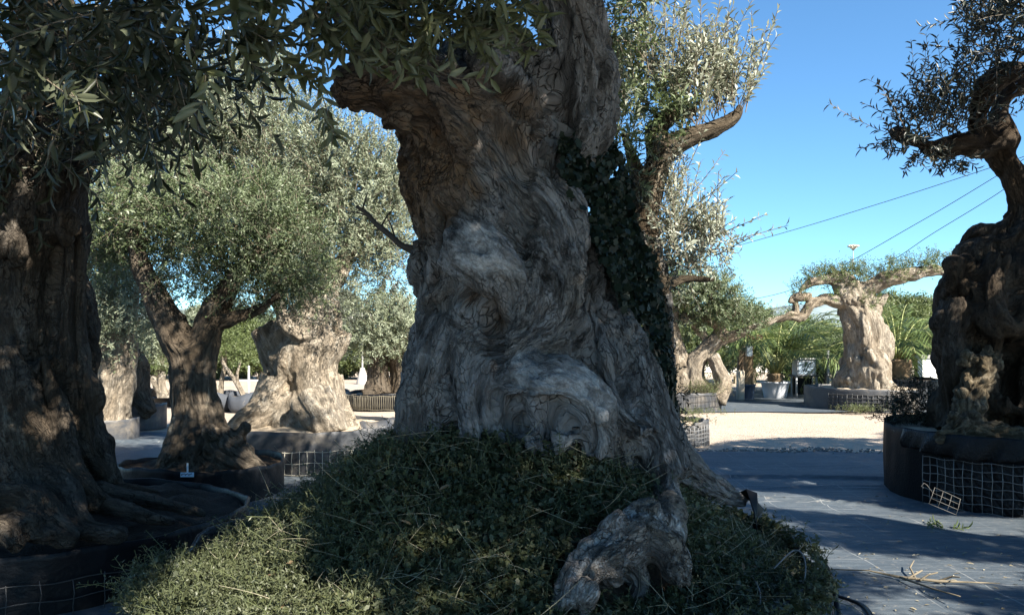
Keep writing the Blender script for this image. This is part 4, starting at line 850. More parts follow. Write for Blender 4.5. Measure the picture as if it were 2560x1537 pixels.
lv3, tw3 = crown(CL2, 170, .28, 10, .080, .021, 'n', up=-.3, out=.7, rndm=.7, droop=.35, mask=shade_mask)
CLs = [pc(60, 400, 4.42, 90, 45, .06), pc(160, 390, 4.5, 70, 40, .06), pc(200, 350, 4.5, 40, 40, .06)]
lv2, tw2 = crown(CLs, 2600, .12, 8, .042, .013, 'n', up=.2, out=.7, rndm=.6)
ls = []; ts = []
for s in ([(60, 160, 2.5), (130, 210, 2.3), (165, 235, 2.2), (190, 245, 2.15)], [(100, 180, 2.4), (150, 225, 2.25), (175, 250, 2.15)], [(150, 200, 2.3), (190, 240, 2.2), (200, 280, 2.15)], [(0, 150, 2.4), (20, 200, 2.4), (25, 250, 2.4)], [(420, 200, 2.7), (440, 250, 2.7), (450, 300, 2.7)], [(250, 120, 2.5), (240, 180, 2.4), (245, 220, 2.4)]):
    a, b = sprig(s, 8, .075, .022); ls.append(a); ts.append(b)
tw = tw[shade_mask(tw[:, 2]) & shade_mask(tw[:, 3])]; tw3 = tw3[shade_mask(tw3[:, 2]) & shade_mask(tw3[:, 3])]
leafpart('crown', lv+lv2, LEAF_NEAR, T, base); leafpart('leafy_branch', lv3+ls, LEAF_NEAR, T, base)
twigs_to(T, np.concatenate([tw[::2], tw2, tw3[::2]]+[t[:, [0, 2, 5, 7]] for t in ts]), .003, base)

# --- forked olive
base = Vector((PV[0], PV[1], .25)); T = thing('olive_tree', 'dark forked olive with a bulbous root burl and dense green crown', 'tree', base, 'old olive trees')
f1 = smooth_tube(px_tube([(530, 1210, 6.95, 130), (520, 1165, 6.95, 100), (500, 1090, 6.95, 70), (484, 1000, 6.95, 55), (476, 910, 6.95, 54), (450, 860, 6.95, 44), (412, 790, 6.95, 36), (384, 730, 6.95, 31), (352, 660, 6.95, 25), (335, 590, 6.95, 18), (350, 520, 6.95, 12)]))
f2 = smooth_tube(px_tube([(480, 960, 6.95, 50), (500, 880, 6.95, 42), (522, 820, 6.95, 36), (545, 760, 6.95, 30), (590, 690, 6.9, 22), (640, 640, 6.9, 15), (680, 560, 6.9, 9)]))
f3 = smooth_tube(px_tube([(535, 810, 6.95, 22), (600, 792, 6.9, 17), (650, 770, 6.9, 14), (700, 740, 6.9, 10)]))
f4 = smooth_tube(px_tube([(470, 1060, 6.85, 42), (440, 1130, 6.75, 34), (400, 1180, 6.7, 24), (350, 1195, 6.7, 12)]))
f5 = smooth_tube(px_tube([(560, 1120, 6.75, 50), (620, 1165, 6.7, 34), (660, 1185, 6.7, 18)]))
bl = [(P(540+R.uniform(-60, 90), 1110+R.uniform(-40, 55), 6.70+R.uniform(-.03, .05)), (R.uniform(.035, .09),)*3) for k in range(34)]
wood('trunk', [f1, f2, f3, f4, f5], BARK_MID, T, base, bl, [([P(500, 1060, 6.7), P(495, 1160, 6.6)], .04, .06)], .0135, 2, ((.02, 4, 0), (.014, 9, 1), (.024, 7, 4), (.008, 20, 0)), .5, extra=strands(f1[:24], 10, .8, .26, .88, 7)+strands(f2, 5, .8, .35, .8, 2))
CL = [pc(410, 540, 7.2, 150, 90, .8), pc(600, 560, 7.0, 150, 115, .8), pc(500, 480, 7.3, 90, 60, .5), pc(710, 620, 7.1, 110, 100, .6), pc(290, 560, 7.3, 110, 100, .6), pc(620, 700, 7.0, 130, 70, .5), pc(480, 660, 7.2, 100, 80, .5), pc(760, 710, 7.3, 70, 55, .4), pc(680, 500, 7.2, 70, 60, .5), pc(250, 640, 7.4, 60, 60, .4)]
lv, tw = crown(CL, 1900, .24, 16, .034, .0105, up=.25, out=.7, rndm=.7, shell=.2)
leafpart('crown', lv, LEAF_GREEN, T, base); twigs_to(T, tw[::3], .003, base)
m = MB(); m.box((0, 0, 0), (.10, .004, .034), rz=.05); m.box((0, .004, .05), (.012, .003, .08))
TG = thing('plant_tag', 'small pale blue tag on the rim of the smooth black planter', 'tag', P(468, 1186, 6.27))
m2 = MB(); m2.box((0, 0, 0), (.105, .004, .036)); m2.build('plate', plain('tag_blue', (.55, .72, .85), .5, .1), TG, False)
m2 = MB(); m2.box((.0, .006, .05), (.014, .003, .08)); m2.build('stake', plain('tag_stake', (.6, .7, .75), .5, .1), TG, False)
m2 = MB()
for i in range(9): m2.box((-.042+.0095*i, -.0035, .004+.004*((i*7) % 3-1)), (.006, .002, .009 if i % 3 else .014))
m2.build('lettering', plain('tag_ink', (.06, .09, .16), .6), TG, False)

# --- broad sunlit olive behind it, huge silver crown
base = Vector((PM[0], PM[1], .4)); T = thing('olive_tree', 'broad pale sunlit olive stump with tall silver green crown, behind the forked olive', 'tree', base, 'old olive trees')
g1 = smooth_tube(px_tube([(765, 1100, 8.75, 118), (768, 1040, 8.75, 98), (768, 980, 8.75, 86), (762, 900, 8.75, 82), (772, 830, 8.75, 78), (795, 770, 8.8, 58), (800, 690, 8.9, 38), (780, 580, 9.0, 24), (760, 450, 9.2, 14)]))
g2 = smooth_tube(px_tube([(735, 960, 8.7, 60), (702, 890, 8.7, 46), (676, 840, 8.7, 40), (662, 815, 8.7, 36)]))
g3 = smooth_tube(px_tube([(700, 960, 8.6, 55), (665, 1010, 8.5, 45), (620, 1050, 8.4, 36), (570, 1075, 8.35, 18)]))
g4 = smooth_tube(px_tube([(785, 1000, 8.4, 60), (810, 1050, 8.25, 50), (830, 1090, 8.2, 40)]))
g5 = smooth_tube(px_tube([(775, 830, 8.45, 24), (745, 838, 8.35, 20), (712, 808, 8.3, 18), (700, 770, 8.35, 15), (690, 700, 8.5, 11), (640, 600, 8.8, 8)]))
g6 = smooth_tube(px_tube([(820, 900, 8.7, 30), (850, 860, 8.7, 26), (862, 830, 8.7, 18)])); g7 = smooth_tube(px_tube([(835, 940, 8.9, 24), (850, 1000, 8.9, 16), (880, 1050, 8.9, 10)]))
g8 = smooth_tube(px_tube([(790, 760, 8.8, 40), (860, 660, 9.0, 24), (900, 560, 9.2, 14)])); g9 = smooth_tube(px_tube([(780, 740, 8.8, 30), (640, 560, 9.2, 20), (560, 400, 9.4, 12), (600, 250, 9.5, 7)]))
wood('trunk', [g1, g2, g3, g4, g5, g6, g7, g8, g9], BARK_TAN, T, base, vj(g1[:18], 1, 12, .3, 1, 12), [([P(730, 850, 8.4), P(718, 960, 8.4), P(700, 1060, 8.2)], .06, .10), ([P(735, 1000, 8.3)], .05, .06)], .016, 3, ((.022, 3.2, 0), (.03, 3.4, 3), (.010, 9, 1), (.022, 6, 4), (.006, 20, 0)), .4, extra=strands(g1[:18], 8, .5, .3, .85, 5))
CL = [pc(640, 260, 9.5, 90, 120, .8), pc(560, 360, 9.5, 130, 90, .8), pc(480, 330, 9.5, 110, 90, .8), pc(720, 380, 9.3, 120, 100, .8), pc(850, 430, 9.2, 120, 110, .8), pc(910, 520, 9.2, 110, 120, .8), pc(880, 640, 9.1, 90, 100, .7), pc(340, 380, 9.8, 110, 100, .9), pc(770, 540, 9.2, 110, 120, .8), pc(980, 590, 9.4, 55, 90, .6), pc(600, 480, 9.6, 170, 110, .8), pc(810, 700, 9.0, 70, 60, .6), pc(280, 460, 9.9, 90, 90, .7), pc(420, 470, 9.7, 120, 90, .8), pc(630, 180, 9.6, 35, 70, .4), pc(400, 270, 9.6, 60, 70, .5)]
CL += [pc(960, 440, 9.3, 70, 80, .6), pc(985, 520, 9.3, 50, 80, .6), pc(940, 660, 9.3, 60, 60, .5), pc(420, 380, 9.8, 120, 90, .8), pc(540, 260, 9.6, 70, 80, .6)]
CL += [pc(720, 765, 8.6, 90, 35, .4), pc(640, 790, 8.9, 40, 25, .3)]
lv, tw = crown(CL, 500, .44, 26, .054, .0115, up=.75, out=.7, rndm=.5, shell=.15)
leafpart('crown', lv, LEAF_SILVER, T, base); twigs_to(T, tw[::2], .004, base)
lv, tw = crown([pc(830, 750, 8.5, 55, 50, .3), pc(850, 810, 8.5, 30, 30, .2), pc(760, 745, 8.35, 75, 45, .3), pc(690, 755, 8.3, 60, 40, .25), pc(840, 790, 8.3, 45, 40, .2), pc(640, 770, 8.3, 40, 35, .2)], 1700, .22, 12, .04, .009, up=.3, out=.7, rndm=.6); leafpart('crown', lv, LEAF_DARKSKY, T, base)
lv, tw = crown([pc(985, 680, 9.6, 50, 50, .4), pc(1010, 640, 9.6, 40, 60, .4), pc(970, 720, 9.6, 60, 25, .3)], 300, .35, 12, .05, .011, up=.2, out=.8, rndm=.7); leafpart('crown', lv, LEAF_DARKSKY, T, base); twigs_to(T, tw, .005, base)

def far_tree(label, base, tubes, bk, clusters, leaf, per=260, L=.32, nl=14, ll=.055, lw=.014, voxel=.02, group='old olive trees', burl=8, cat='tree', up=.6, disp=((.03, 3, 0), (.014, 7, 1), (.022, 6, 4), (.025, 5, 3), (.006, 22, 0)), name='olive_tree', dn=0, knob=.3, twigr=.005):
    T = thing(name, label, cat, base, group)
    tb = [smooth_tube(px_tube(t)) for t in tubes]
    wood('trunk', tb, bk, T, base, vj(tb[0], 1, burl, knob, 1, burl), [], voxel, 2, disp, .6, extra=strands(tb[0], 6, .8, .35, .82, burl))
    if clusters:
        lv, tw = crown([pc(*c) for c in clusters], per, L, nl, ll, lw, up=up, out=.7, rndm=.55, dens_noise=dn)
        leafpart('crown', lv, leaf, T, base); 
        if twigr: twigs_to(T, tw[::3], twigr, base)
    return T
far_tree('thick pale leaning trunk in the low planter behind the left edge tree', Vector((PA[0], PA[1], .25)),
    [[(252, 1075, 10.9, 75), (262, 1030, 10.9, 60), (285, 960, 10.9, 48), (298, 900, 10.9, 44), (300, 840, 10.9, 42), (285, 760, 10.9, 24), (270, 680, 10.9, 14)], [(230, 1010, 10.8, 30), (225, 950, 10.8, 22), (215, 900, 10.8, 20)], [(300, 850, 10.9, 26), (330, 780, 11, 14), (340, 720, 11, 9)]], BARK_TAN,
    [(240, 720, 11, 85, 100, .8), (310, 800, 11, 80, 70, .7), (210, 800, 11.2, 60, 70, .6), (250, 620, 11.2, 80, 70, .7), (330, 720, 11.2, 60, 60, .6), (290, 850, 10.6, 55, 35, .3), (230, 860, 10.7, 40, 40, .3)], LEAF_SILVER, 750, .4, 18, .06, .014, burl=14)
mbq = MB().blob((0, 0, 0), (.30, .22, .34), 20, 12)
far_tree('grey shaded stump bending over the planter with the white label', Vector((PB[0], PB[1], .33)),
    [[(330, 1052, 12.3, 48), (322, 1010, 12.2, 50), (322, 960, 12.2, 44), (330, 915, 12.3, 34), (326, 880, 12.3, 22)], [(345, 1000, 12.1, 26), (375, 1035, 12.0, 18)]], BARK_MID, [(330, 870, 12.4, 30, 25, .2)], LEAF_GREEN, 400, .2, 10, .05, .014, burl=9)
far_tree('small spreading olive with two dark stems, distant left of the big trunk', Vector((PF[0], PF[1], .3)),
    [[(948, 985, 16.1, 34), (944, 950, 16.1, 26), (945, 910, 16.1, 24), (950, 880, 16.1, 20), (960, 840, 16.1, 12), (950, 800, 16.1, 7)], [(1000, 990, 16.2, 32), (1003, 940, 16.2, 26), (1000, 900, 16.2, 30), (985, 860, 16.2, 34), (975, 835, 16.2, 28)], [(985, 870, 16.2, 22), (1030, 830, 16.3, 14), (1050, 790, 16.3, 8)], [(940, 980, 15.9, 22), (905, 985, 15.8, 10)]], BARK_MID,
    [(940, 830, 16.2, 75, 55, .9), (1000, 810, 16.2, 60, 55, .8), (900, 850, 16.3, 50, 40, .7), (960, 780, 16.3, 55, 35, .7), (1030, 850, 16, 35, 35, .5), (890, 800, 16.5, 35, 40, .5), (1010, 870, 15.9, 45, 35, .4), (935, 880, 15.9, 55, 20, .4)], LEAF_SILVER, 420, .45, 20, .075, .018, burl=7)
far_tree('gnarled twin trunk olive with flat pads of leaves just right of the big trunk', Vector((P1[0], P1[1], .35)),
    [[(1685, 1000, 15.9, 60), (1692, 950, 15.9, 38), (1690, 900, 15.9, 30), (1680, 850, 15.9, 27), (1672, 800, 15.9, 24), (1690, 750, 15.9, 18), (1740, 730, 15.8, 11), (1800, 715, 15.7, 7)], [(1760, 1000, 15.7, 40), (1735, 955, 15.8, 30), (1738, 915, 15.8, 24), (1760, 880, 15.8, 22), (1790, 850, 15.8, 19), (1800, 815, 15.8, 15), (1750, 790, 15.8, 11), (1730, 765, 15.8, 8)],
     [(1795, 850, 15.8, 15), (1830, 835, 15.7, 11), (1880, 820, 15.6, 9), (1925, 795, 15.6, 6)], [(1700, 790, 15.9, 16), (1740, 810, 15.9, 13), (1765, 850, 15.9, 11)], [(1710, 760, 15.9, 12), (1790, 790, 15.8, 9), (1850, 780, 15.7, 6)], [(1780, 890, 15.6, 14), (1810, 960, 15.5, 20), (1790, 995, 15.5, 26)]], BARK_TAN,
    [(1720, 740, 15.6, 65, 35, .5), (1800, 745, 15.5, 55, 32, .4), (1680, 700, 15.8, 40, 40, .4), (1770, 715, 15.6, 70, 25, .4), (1840, 790, 15.5, 60, 32, .4), (1890, 805, 15.5, 40, 22, .3), (1780, 800, 15.6, 50, 25, .4), (1725, 810, 15.9, 30, 35, .3)], LEAF_GREEN, 900, .3, 16, .07, .018, burl=8)
far_tree('pale knobbly olive with long bare arms spread over the gravel lane', Vector((P2[0], P2[1], .42)),
    [[(2165, 985, 16.1, 70), (2160, 940, 16.1, 56), (2163, 890, 16.1, 50), (2160, 830, 16.1, 48), (2140, 770, 16.1, 44), (2118, 725, 16.1, 36), (2095, 690, 16.1, 22)], [(2115, 760, 16.1, 22), (2065, 747, 16.0, 15), (2025, 762, 15.9, 12), (2005, 790, 15.9, 11), (1965, 792, 15.9, 9), (1905, 812, 15.9, 8), (1845, 835, 16, 8), (1790, 858, 16, 6)],
     [(2135, 735, 16.1, 26), (2195, 712, 16.0, 19), (2260, 692, 15.9, 16), (2330, 676, 15.9, 14), (2400, 678, 15.9, 10)], [(2110, 705, 16.1, 18), (2060, 700, 16, 12), (2015, 715, 16, 8), (1998, 735, 16, 5)], [(2185, 985, 15.75, 34), (2190, 930, 15.7, 34), (2180, 880, 15.75, 26)], [(2150, 740, 16, 16), (2200, 750, 16, 10), (2220, 735, 16, 8)], [(1990, 785, 15.9, 7), (1990, 755, 15.9, 6), (1975, 748, 15.9, 9), (2025, 742, 15.9, 7)]], BARK_TAN,
    [(2120, 690, 16, 60, 22, .4), (2045, 695, 16, 32, 18, .3), (2000, 722, 16, 18, 14, .2), (2280, 668, 15.9, 75, 15, .25), (2220, 690, 15.9, 50, 16, .25), (2340, 650, 15.9, 35, 16, .2), (2170, 760, 15.8, 22, 22, .15), (2080, 745, 15.9, 22, 14, .15), (2000, 745, 15.9, 18, 6, .15), (2190, 770, 16.2, 26, 28, .2), (1985, 788, 15.9, 25, 7, .12)], LEAF_HEDGE, 1900, .24, 12, .06, .014, burl=60, disp=((.03, 3.5, 0), (.065, 4.2, 3), (.012, 11, 4), (.008, 22, 0)), knob=.2, twigr=.004, voxel=.017)
# --- great olive at the right edge
base = Vector((4.5, 7.05, .55)); T = thing('olive_tree', 'great dark hollow olive with a twisting neck at the right edge', 'tree', base, 'old olive trees')
h1 = smooth_tube(px_tube([(2520, 1120, 7.1, 210), (2500, 1040, 7.1, 155), (2490, 950, 7.1, 130), (2495, 850, 7.1, 138), (2500, 750, 7.1, 135), (2520, 660, 7.1, 105), (2550, 590, 7.1, 62), (2560, 530, 7.1, 40), (2538, 460, 7.1, 33), (2508, 400, 7.1, 33), (2500, 350, 7.1, 34)]))
h2 = smooth_tube(px_tube([(2620, 1080, 7.2, 150), (2620, 950, 7.2, 130), (2620, 800, 7.2, 130), (2610, 680, 7.2, 90), (2580, 600, 7.1, 50)]))
h3 = smooth_tube(px_tube([(2510, 345, 7.0, 34), (2455, 362, 6.95, 31), (2395, 362, 6.9, 29), (2325, 368, 6.85, 24), (2270, 352, 6.85, 16), (2238, 335, 6.85, 8)]))
h4 = smooth_tube(px_tube([(2470, 350, 6.95, 28), (2440, 300, 6.9, 25), (2448, 250, 6.85, 24), (2480, 205, 6.8, 23), (2530, 180, 6.8, 22), (2600, 165, 6.8, 20), (2680, 60, 6.8, 16)])); h5 = smooth_tube(px_tube([(2505, 345, 7.05, 24), (2495, 285, 7.05, 17), (2512, 242, 7.05, 15), (2570, 215, 7.05, 14), (2660, 170, 7.1, 12)]))
h6 = smooth_tube(px_tube([(2400, 760, 6.85, 46), (2380, 840, 6.8, 40), (2385, 920, 6.8, 36), (2390, 1010, 6.8, 36), (2380, 1080, 6.75, 40)]))
h7 = smooth_tube(px_tube([(2500, 640, 6.75, 34), (2480, 720, 6.65, 40), (2485, 800, 6.62, 44), (2520, 830, 6.65, 40), (2560, 760, 6.7, 44)]))
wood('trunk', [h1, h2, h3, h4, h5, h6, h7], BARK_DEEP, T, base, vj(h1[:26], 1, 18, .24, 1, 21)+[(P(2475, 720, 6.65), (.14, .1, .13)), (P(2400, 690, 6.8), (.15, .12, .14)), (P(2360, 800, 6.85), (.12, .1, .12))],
     [([P(2540, 900, 6.65), P(2550, 980, 6.65), P(2540, 1060, 6.65)], .14, .30), ([P(2430, 640, 6.7), P(2450, 760, 6.6)], .05, .07), ([P(2430, 840, 6.7), P(2520, 870, 6.6)], .05, .09)], .0165, 3, ((.035, 2.8, 0), (.055, 3.2, 3), (.02, 7, 1), (.03, 5, 4), (.008, 18, 0)), .4, extra=strands(h1[:30], 12, 1.2, .22, .9, 15))
k1 = smooth_tube(px_tube([(2480, 890, 6.72, 26), (2455, 930, 6.6, 36), (2430, 980, 6.5, 36), (2415, 1030, 6.42, 34), (2420, 1070, 6.35, 42)])); k2 = smooth_tube(px_tube([(2420, 1070, 6.35, 40), (2490, 1085, 6.3, 26), (2560, 1090, 6.3, 18)])); k3 = smooth_tube(px_tube([(2420, 1060, 6.35, 36), (2380, 1085, 6.3, 26), (2340, 1090, 6.3, 12)]))
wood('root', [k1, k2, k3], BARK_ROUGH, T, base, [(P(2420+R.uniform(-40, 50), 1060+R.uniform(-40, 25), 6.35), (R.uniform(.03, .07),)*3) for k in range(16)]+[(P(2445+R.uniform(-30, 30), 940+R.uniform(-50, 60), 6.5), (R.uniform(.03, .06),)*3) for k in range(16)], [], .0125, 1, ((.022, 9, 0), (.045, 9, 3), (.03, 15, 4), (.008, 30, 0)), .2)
CL = [pc(2300, 330, 6.8, 60, 25, .15), pc(2360, 320, 6.8, 60, 30, .2), pc(2410, 290, 6.8, 40, 40, .2)]
lv, tw = crown(CL, 1500, .55, 22, .075, .017, 'n', up=1.15, out=.75, rndm=.42)
CL = [pc(2500, 40, 6.6, 60, 60, .35), pc(2540, 120, 6.6, 45, 50, .3), pc(2450, 20, 6.6, 40, 40, .25), pc(2560, 20, 6.6, 60, 90, .4), pc(2480, 110, 6.6, 40, 40, .2)]
lv2, tw2 = crown(CL, 420, .42, 18, .075, .017, 'n', up=.3, out=.9, rndm=.6)
CL = [pc(2290, 375, 6.8, 40, 18, .12), pc(2380, 395, 6.8, 40, 10, .1), pc(2250, 345, 6.8, 30, 20, .1)]
lv3, tw3 = crown(CL, 1500, .16, 10, .06, .016, 'n', up=-.2, out=.8, rndm=.6)
CO = [((6.3, 4.9, 3.8), (1.1, 1.1, .8)), ((7.2, 6.3, 4.2), (1.3, 1.3, .9)), ((6.2, 3.8, 3.9), (1.1, 1.0, .7)), ((7.3, 5.2, 4.0), (1.1, 1.2, .8)), ((8.3, 7.3, 4.4), (1.1, 1.2, .9)), ((5.6, 5.9, 4.7), (.9, .9, .6))]
lv4, tw4 = crown(CO, 95, .5, 14, .13, .036, up=.2, out=.8, rndm=.8, mask=shade_mask)
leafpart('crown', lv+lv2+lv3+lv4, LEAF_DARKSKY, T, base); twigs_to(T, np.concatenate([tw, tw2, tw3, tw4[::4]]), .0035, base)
# --- neighbour beside the photographer (its shadow lies across the fabric)
base = Vector((7.2, 1.0, 0)); T = thing('olive_tree', 'shady olive standing outside the right side of the picture', 'tree', base, 'old olive trees')
n1 = smooth_tube([(base+Vector((0, 0, -.05)), .45), (base+Vector((0, .05, .8)), .3), (base+Vector((-.1, .1, 1.8)), .26), (base+Vector((-.2, .3, 3.0)), .16), (base+Vector((-.4, .6, 4.0)), .08)]); n2 = smooth_tube([(base+Vector((-.1, .1, 1.8)), .2), (base+Vector((-.8, .8, 2.8)), .12), (base+Vector((-1.2, 1.6, 3.8)), .06)])
wood('trunk', [n1, n2], BARK_MID, T, base, [], [], .03, 2, ((.03, 3, 0), (.015, 9, 1)), .6)
lv, tw = crown([((6.4, 1.9, 4.1), (1.2, 1.1, .8)), ((5.7, .6, 4.3), (1.2, 1.1, .8)), ((7.4, 2.6, 4.3), (1.2, 1.1, .8)), ((6.3, 2.8, 3.9), (1, .9, .7)), ((7.2, .6, 4.6), (1.2, 1.2, .8)), ((5.0, -1.2, 4.3), (1.1, 1.0, .7))], 70, .5, 14, .13, .036, up=.2, out=.8, rndm=.8, mask=shade_mask)
leafpart('crown', lv, LEAF_DARKSKY, T, base)

# ================================================================== SMALLER PLANTS
def palm(label, base, n, L, wdt, pet=.5, trunk=(.16, .35), lean=.9, seed=1, group='palms', leaflets=26, kind_w=.022, spread=1.0, spike=0):
    Rp = np.random.RandomState(seed); T = thing('palm', label, 'palm', base, group)
    m = MB(); prof = [(trunk[0]*1.1, 0)]
    for i in range(1, 13): prof.append((trunk[0]*(1+.10*(i % 2)), trunk[1]*i/12))
    prof.append((.01, trunk[1]+.03)); m.lathe(prof, (0, 0, 0), 18, lambda a, r, z: (r*(1+.12*math.sin(9*a+z*40)), z)); m.build('trunk', plain('palm_fibre', (.24, .17, .10), .95, .5, 25, .03), T)
    P_ = []; D_ = []; N_ = []; LL = []; tubes = []; pm = MB()
    for k in range(n):
        az = Rp.uniform(0, 2*PI); e = Rp.uniform(.25, 1.0)*lean*spread; l = L*Rp.uniform(.75, 1.1); h = np.array([math.cos(az), math.sin(az), 0.])
        th = e; p = np.array([0, 0, trunk[1]])+h*trunk[0]*.5; pl = [p.copy()]; tn = []; ns = 16
        for i in range(ns):
            d = h*math.sin(th)+np.array([0, 0, math.cos(th)]); p = p+d*l/ns; pl.append(p.copy()); tn.append(d); th += .055*(1+e)*Rp.uniform(.8, 1.2)
        tubes.append(pl); pm.tube([Vector(q) for q in pl[::2]]+[Vector(pl[-1])], [.016*(1-i/10)+.002 for i in range(len(pl[::2])+1)], 5)
        sd = np.cross(h, [0, 0, 1.])
        for i in range(leaflets):
            s = .22+.78*i/leaflets; j = min(ns-1, int(s*ns)); q = pl[j]+(pl[j+1]-pl[j])*(s*ns-j)
            for sg in (1, -1):
                P_.append(q); dd = tn[j]*(.75+.5*s)+sd*sg*.8+np.cross(sd, tn[j])*(-.35)+Rp.normal(size=3)*.08; D_.append(dd); N_.append(np.cross(tn[j], sd)*-1+Rp.normal(size=3)*.2); LL.append(l*.30*(1-.6*abs(s-.45))*Rp.uniform(.85, 1.1))
    LL = np.array(LL); n_ = len(LL); pm.build('frond_stem', plain('palm_stem', (.30, .32, .12), .6), T)
    leafpart('fronds', [leaves(np.array(P_), np.array(D_), np.array(N_), LL, np.full(n_, kind_w), 'd', Rp.rand(n_))], LEAF_PALM, T); return T
def pot(label, c, r0, r1, h, mat, soil=SOIL, group='flower pots', seg=28):
    t = thing('pot', label, 'pot', (c[0], c[1], 0), group); m = MB()
    m.lathe([(.01, .004), (r0*.97, .004), (r0, .012), (r0+(r1-r0)*.5, h*.5), (r1, h*.9), (r1*1.05, h*.91), (r1*1.05, h), (r1*.97, h), (r1*.95, h*.8)], (0, 0, 0), seg); m.build('wall', mat, t)
    m = MB(); m.lathe([(.005, h*.88), (r1*.5, h*.89), (r1*.955, h*.86)], (0, 0, 0), seg); m.build('soil', soil, t); return t
BUCKET = plain('pale_plastic', (.52, .54, .57), .45, .2, 6)
c = P(1938, 990, 19.2); pot('pale grey bucket holding the bushy feathery palm', (c.x, c.y), .26, .33, .40, BUCKET)
palm('bushy feather palm in the pale grey bucket', Vector((c.x, c.y, .34)), 46, 2.3, .03, lean=.75, trunk=(.16, .25), seed=3)
c = P(1868, 990, 18.8); pot('dark blue pot under the stubby fibrous palm trunk', (c.x, c.y), .15, .19, .36, plain('blue_plastic', (.05, .08, .13), .5))
palm('stubby palm with a shaggy brown trunk in the dark blue pot', Vector((c.x, c.y, .3)), 22, 1.2, .03, lean=1.1, trunk=(.13, .95), seed=8)
palm('dense low palm in the black planter behind the knobbly olive', Vector((P3[0], P3[1], .44)), 60, 2.2, .03, lean=1.0, trunk=(.28, .5), seed=5, spread=1.1)
c = P(2010, 985, 20.5); palm('broad palm shading the metal box', Vector((c.x, c.y+.8, 0)), 34, 2.0, .03, lean=1.15, trunk=(.2, .7), seed=14)
# cactus on a tall pot
c = P(2052, 985, 20.0); pot('tall narrow dark pot beneath the round cactus', (c.x, c.y), .12, .15, .72, PLASTIC)
T = thing('cactus', 'round yellow green cactus sitting in the tall dark pot', 'cactus', (c.x, c.y, .70)); m = MB(); nu, nv = 44, 16
for j in range(nv+1):
    th = PI*j/nv
    for i in range(nu):
        a = 2*PI*i/nu; r = .15*(1+.05*math.cos(22*a)); m.v.append((r*math.sin(th)*math.cos(a), r*math.sin(th)*math.sin(a), .12-.13*math.cos(th)))
for j in range(nv):
    for i in range(nu): m.f.append((j*nu+i, j*nu+(i+1) % nu, (j+1)*nu+(i+1) % nu, (j+1)*nu+i))
m.build('stem', plain('cactus_skin', (.34, .36, .13), .6, .3, 20), T)
a_, b_ = shoots(np.array([[.13*math.cos(t_), .13*math.sin(t_), .14+.09*s_] for t_ in np.linspace(0, 6.2, 44) for s_ in (-.6, 0, .6)]), randdir(132)+np.array([0, 0, .4]), np.full(132, .02), 2, .03, .003); tag(leafpart('spines', [a_], STRAW, T), kind='stuff')
# hedge of trees behind
def bush_tree(label, px, base_y, top_y, hw, seed, leaf=LEAF_HEDGE, group='trees along the back of the nursery', dd=None):
    d = dd or F*CH/(base_y-HY); b = P(px, base_y, d); b.z = 0; R = random.Random(seed); s = d/F; H = CH-(top_y-HY)*s; T = thing('background_tree', label, 'tree', b, group)
    t0 = smooth_tube([(b+Vector((0, 0, -.05)), .12*H/3+.05), (b+Vector((R.uniform(-.1, .1), 0, H*.25)), .09*H/3+.03), (b+Vector((R.uniform(-.3, .3), .1, H*.55)), .06*H/3), (b+Vector((R.uniform(-.3, .3), 0, H*.8)), .03)])
    t2 = [smooth_tube([(t0[4][0], .05), (b+Vector((sg*hw*s*.3, R.uniform(-.3, .3), H*.5)), .04), (b+Vector((sg*hw*s*.6, R.uniform(-.3, .3), H*.68)), .02)]) for sg in (1, -1)]
    wood('trunk', [t0]+t2, BARK_MID, T, b, [], [], .035, 1, ((.02, 5, 0),), .6)
    cl = []
    for k in range(8):
        a = R.uniform(-1, 1); zc = R.uniform(.38, .8); cl.append((b+Vector((a*hw*s*.62, R.uniform(-.5, .5)*hw*s, H*zc*(1-.25*a*a)+.05*H)), (hw*s*R.uniform(.32, .5), hw*s*.45, H*R.uniform(.12, .2))))
    cl.append((b+Vector((0, 0, H*.82)), (hw*s*.5, hw*s*.4, H*.17)))
    lv, tw = crown(cl, 9000/max(1, (hw*s)**2*H*9), .45, 12, .12, .034, up=.7, out=.7, rndm=.6, n_fix=int(760)); leafpart('crown', lv, leaf, T, b); return T
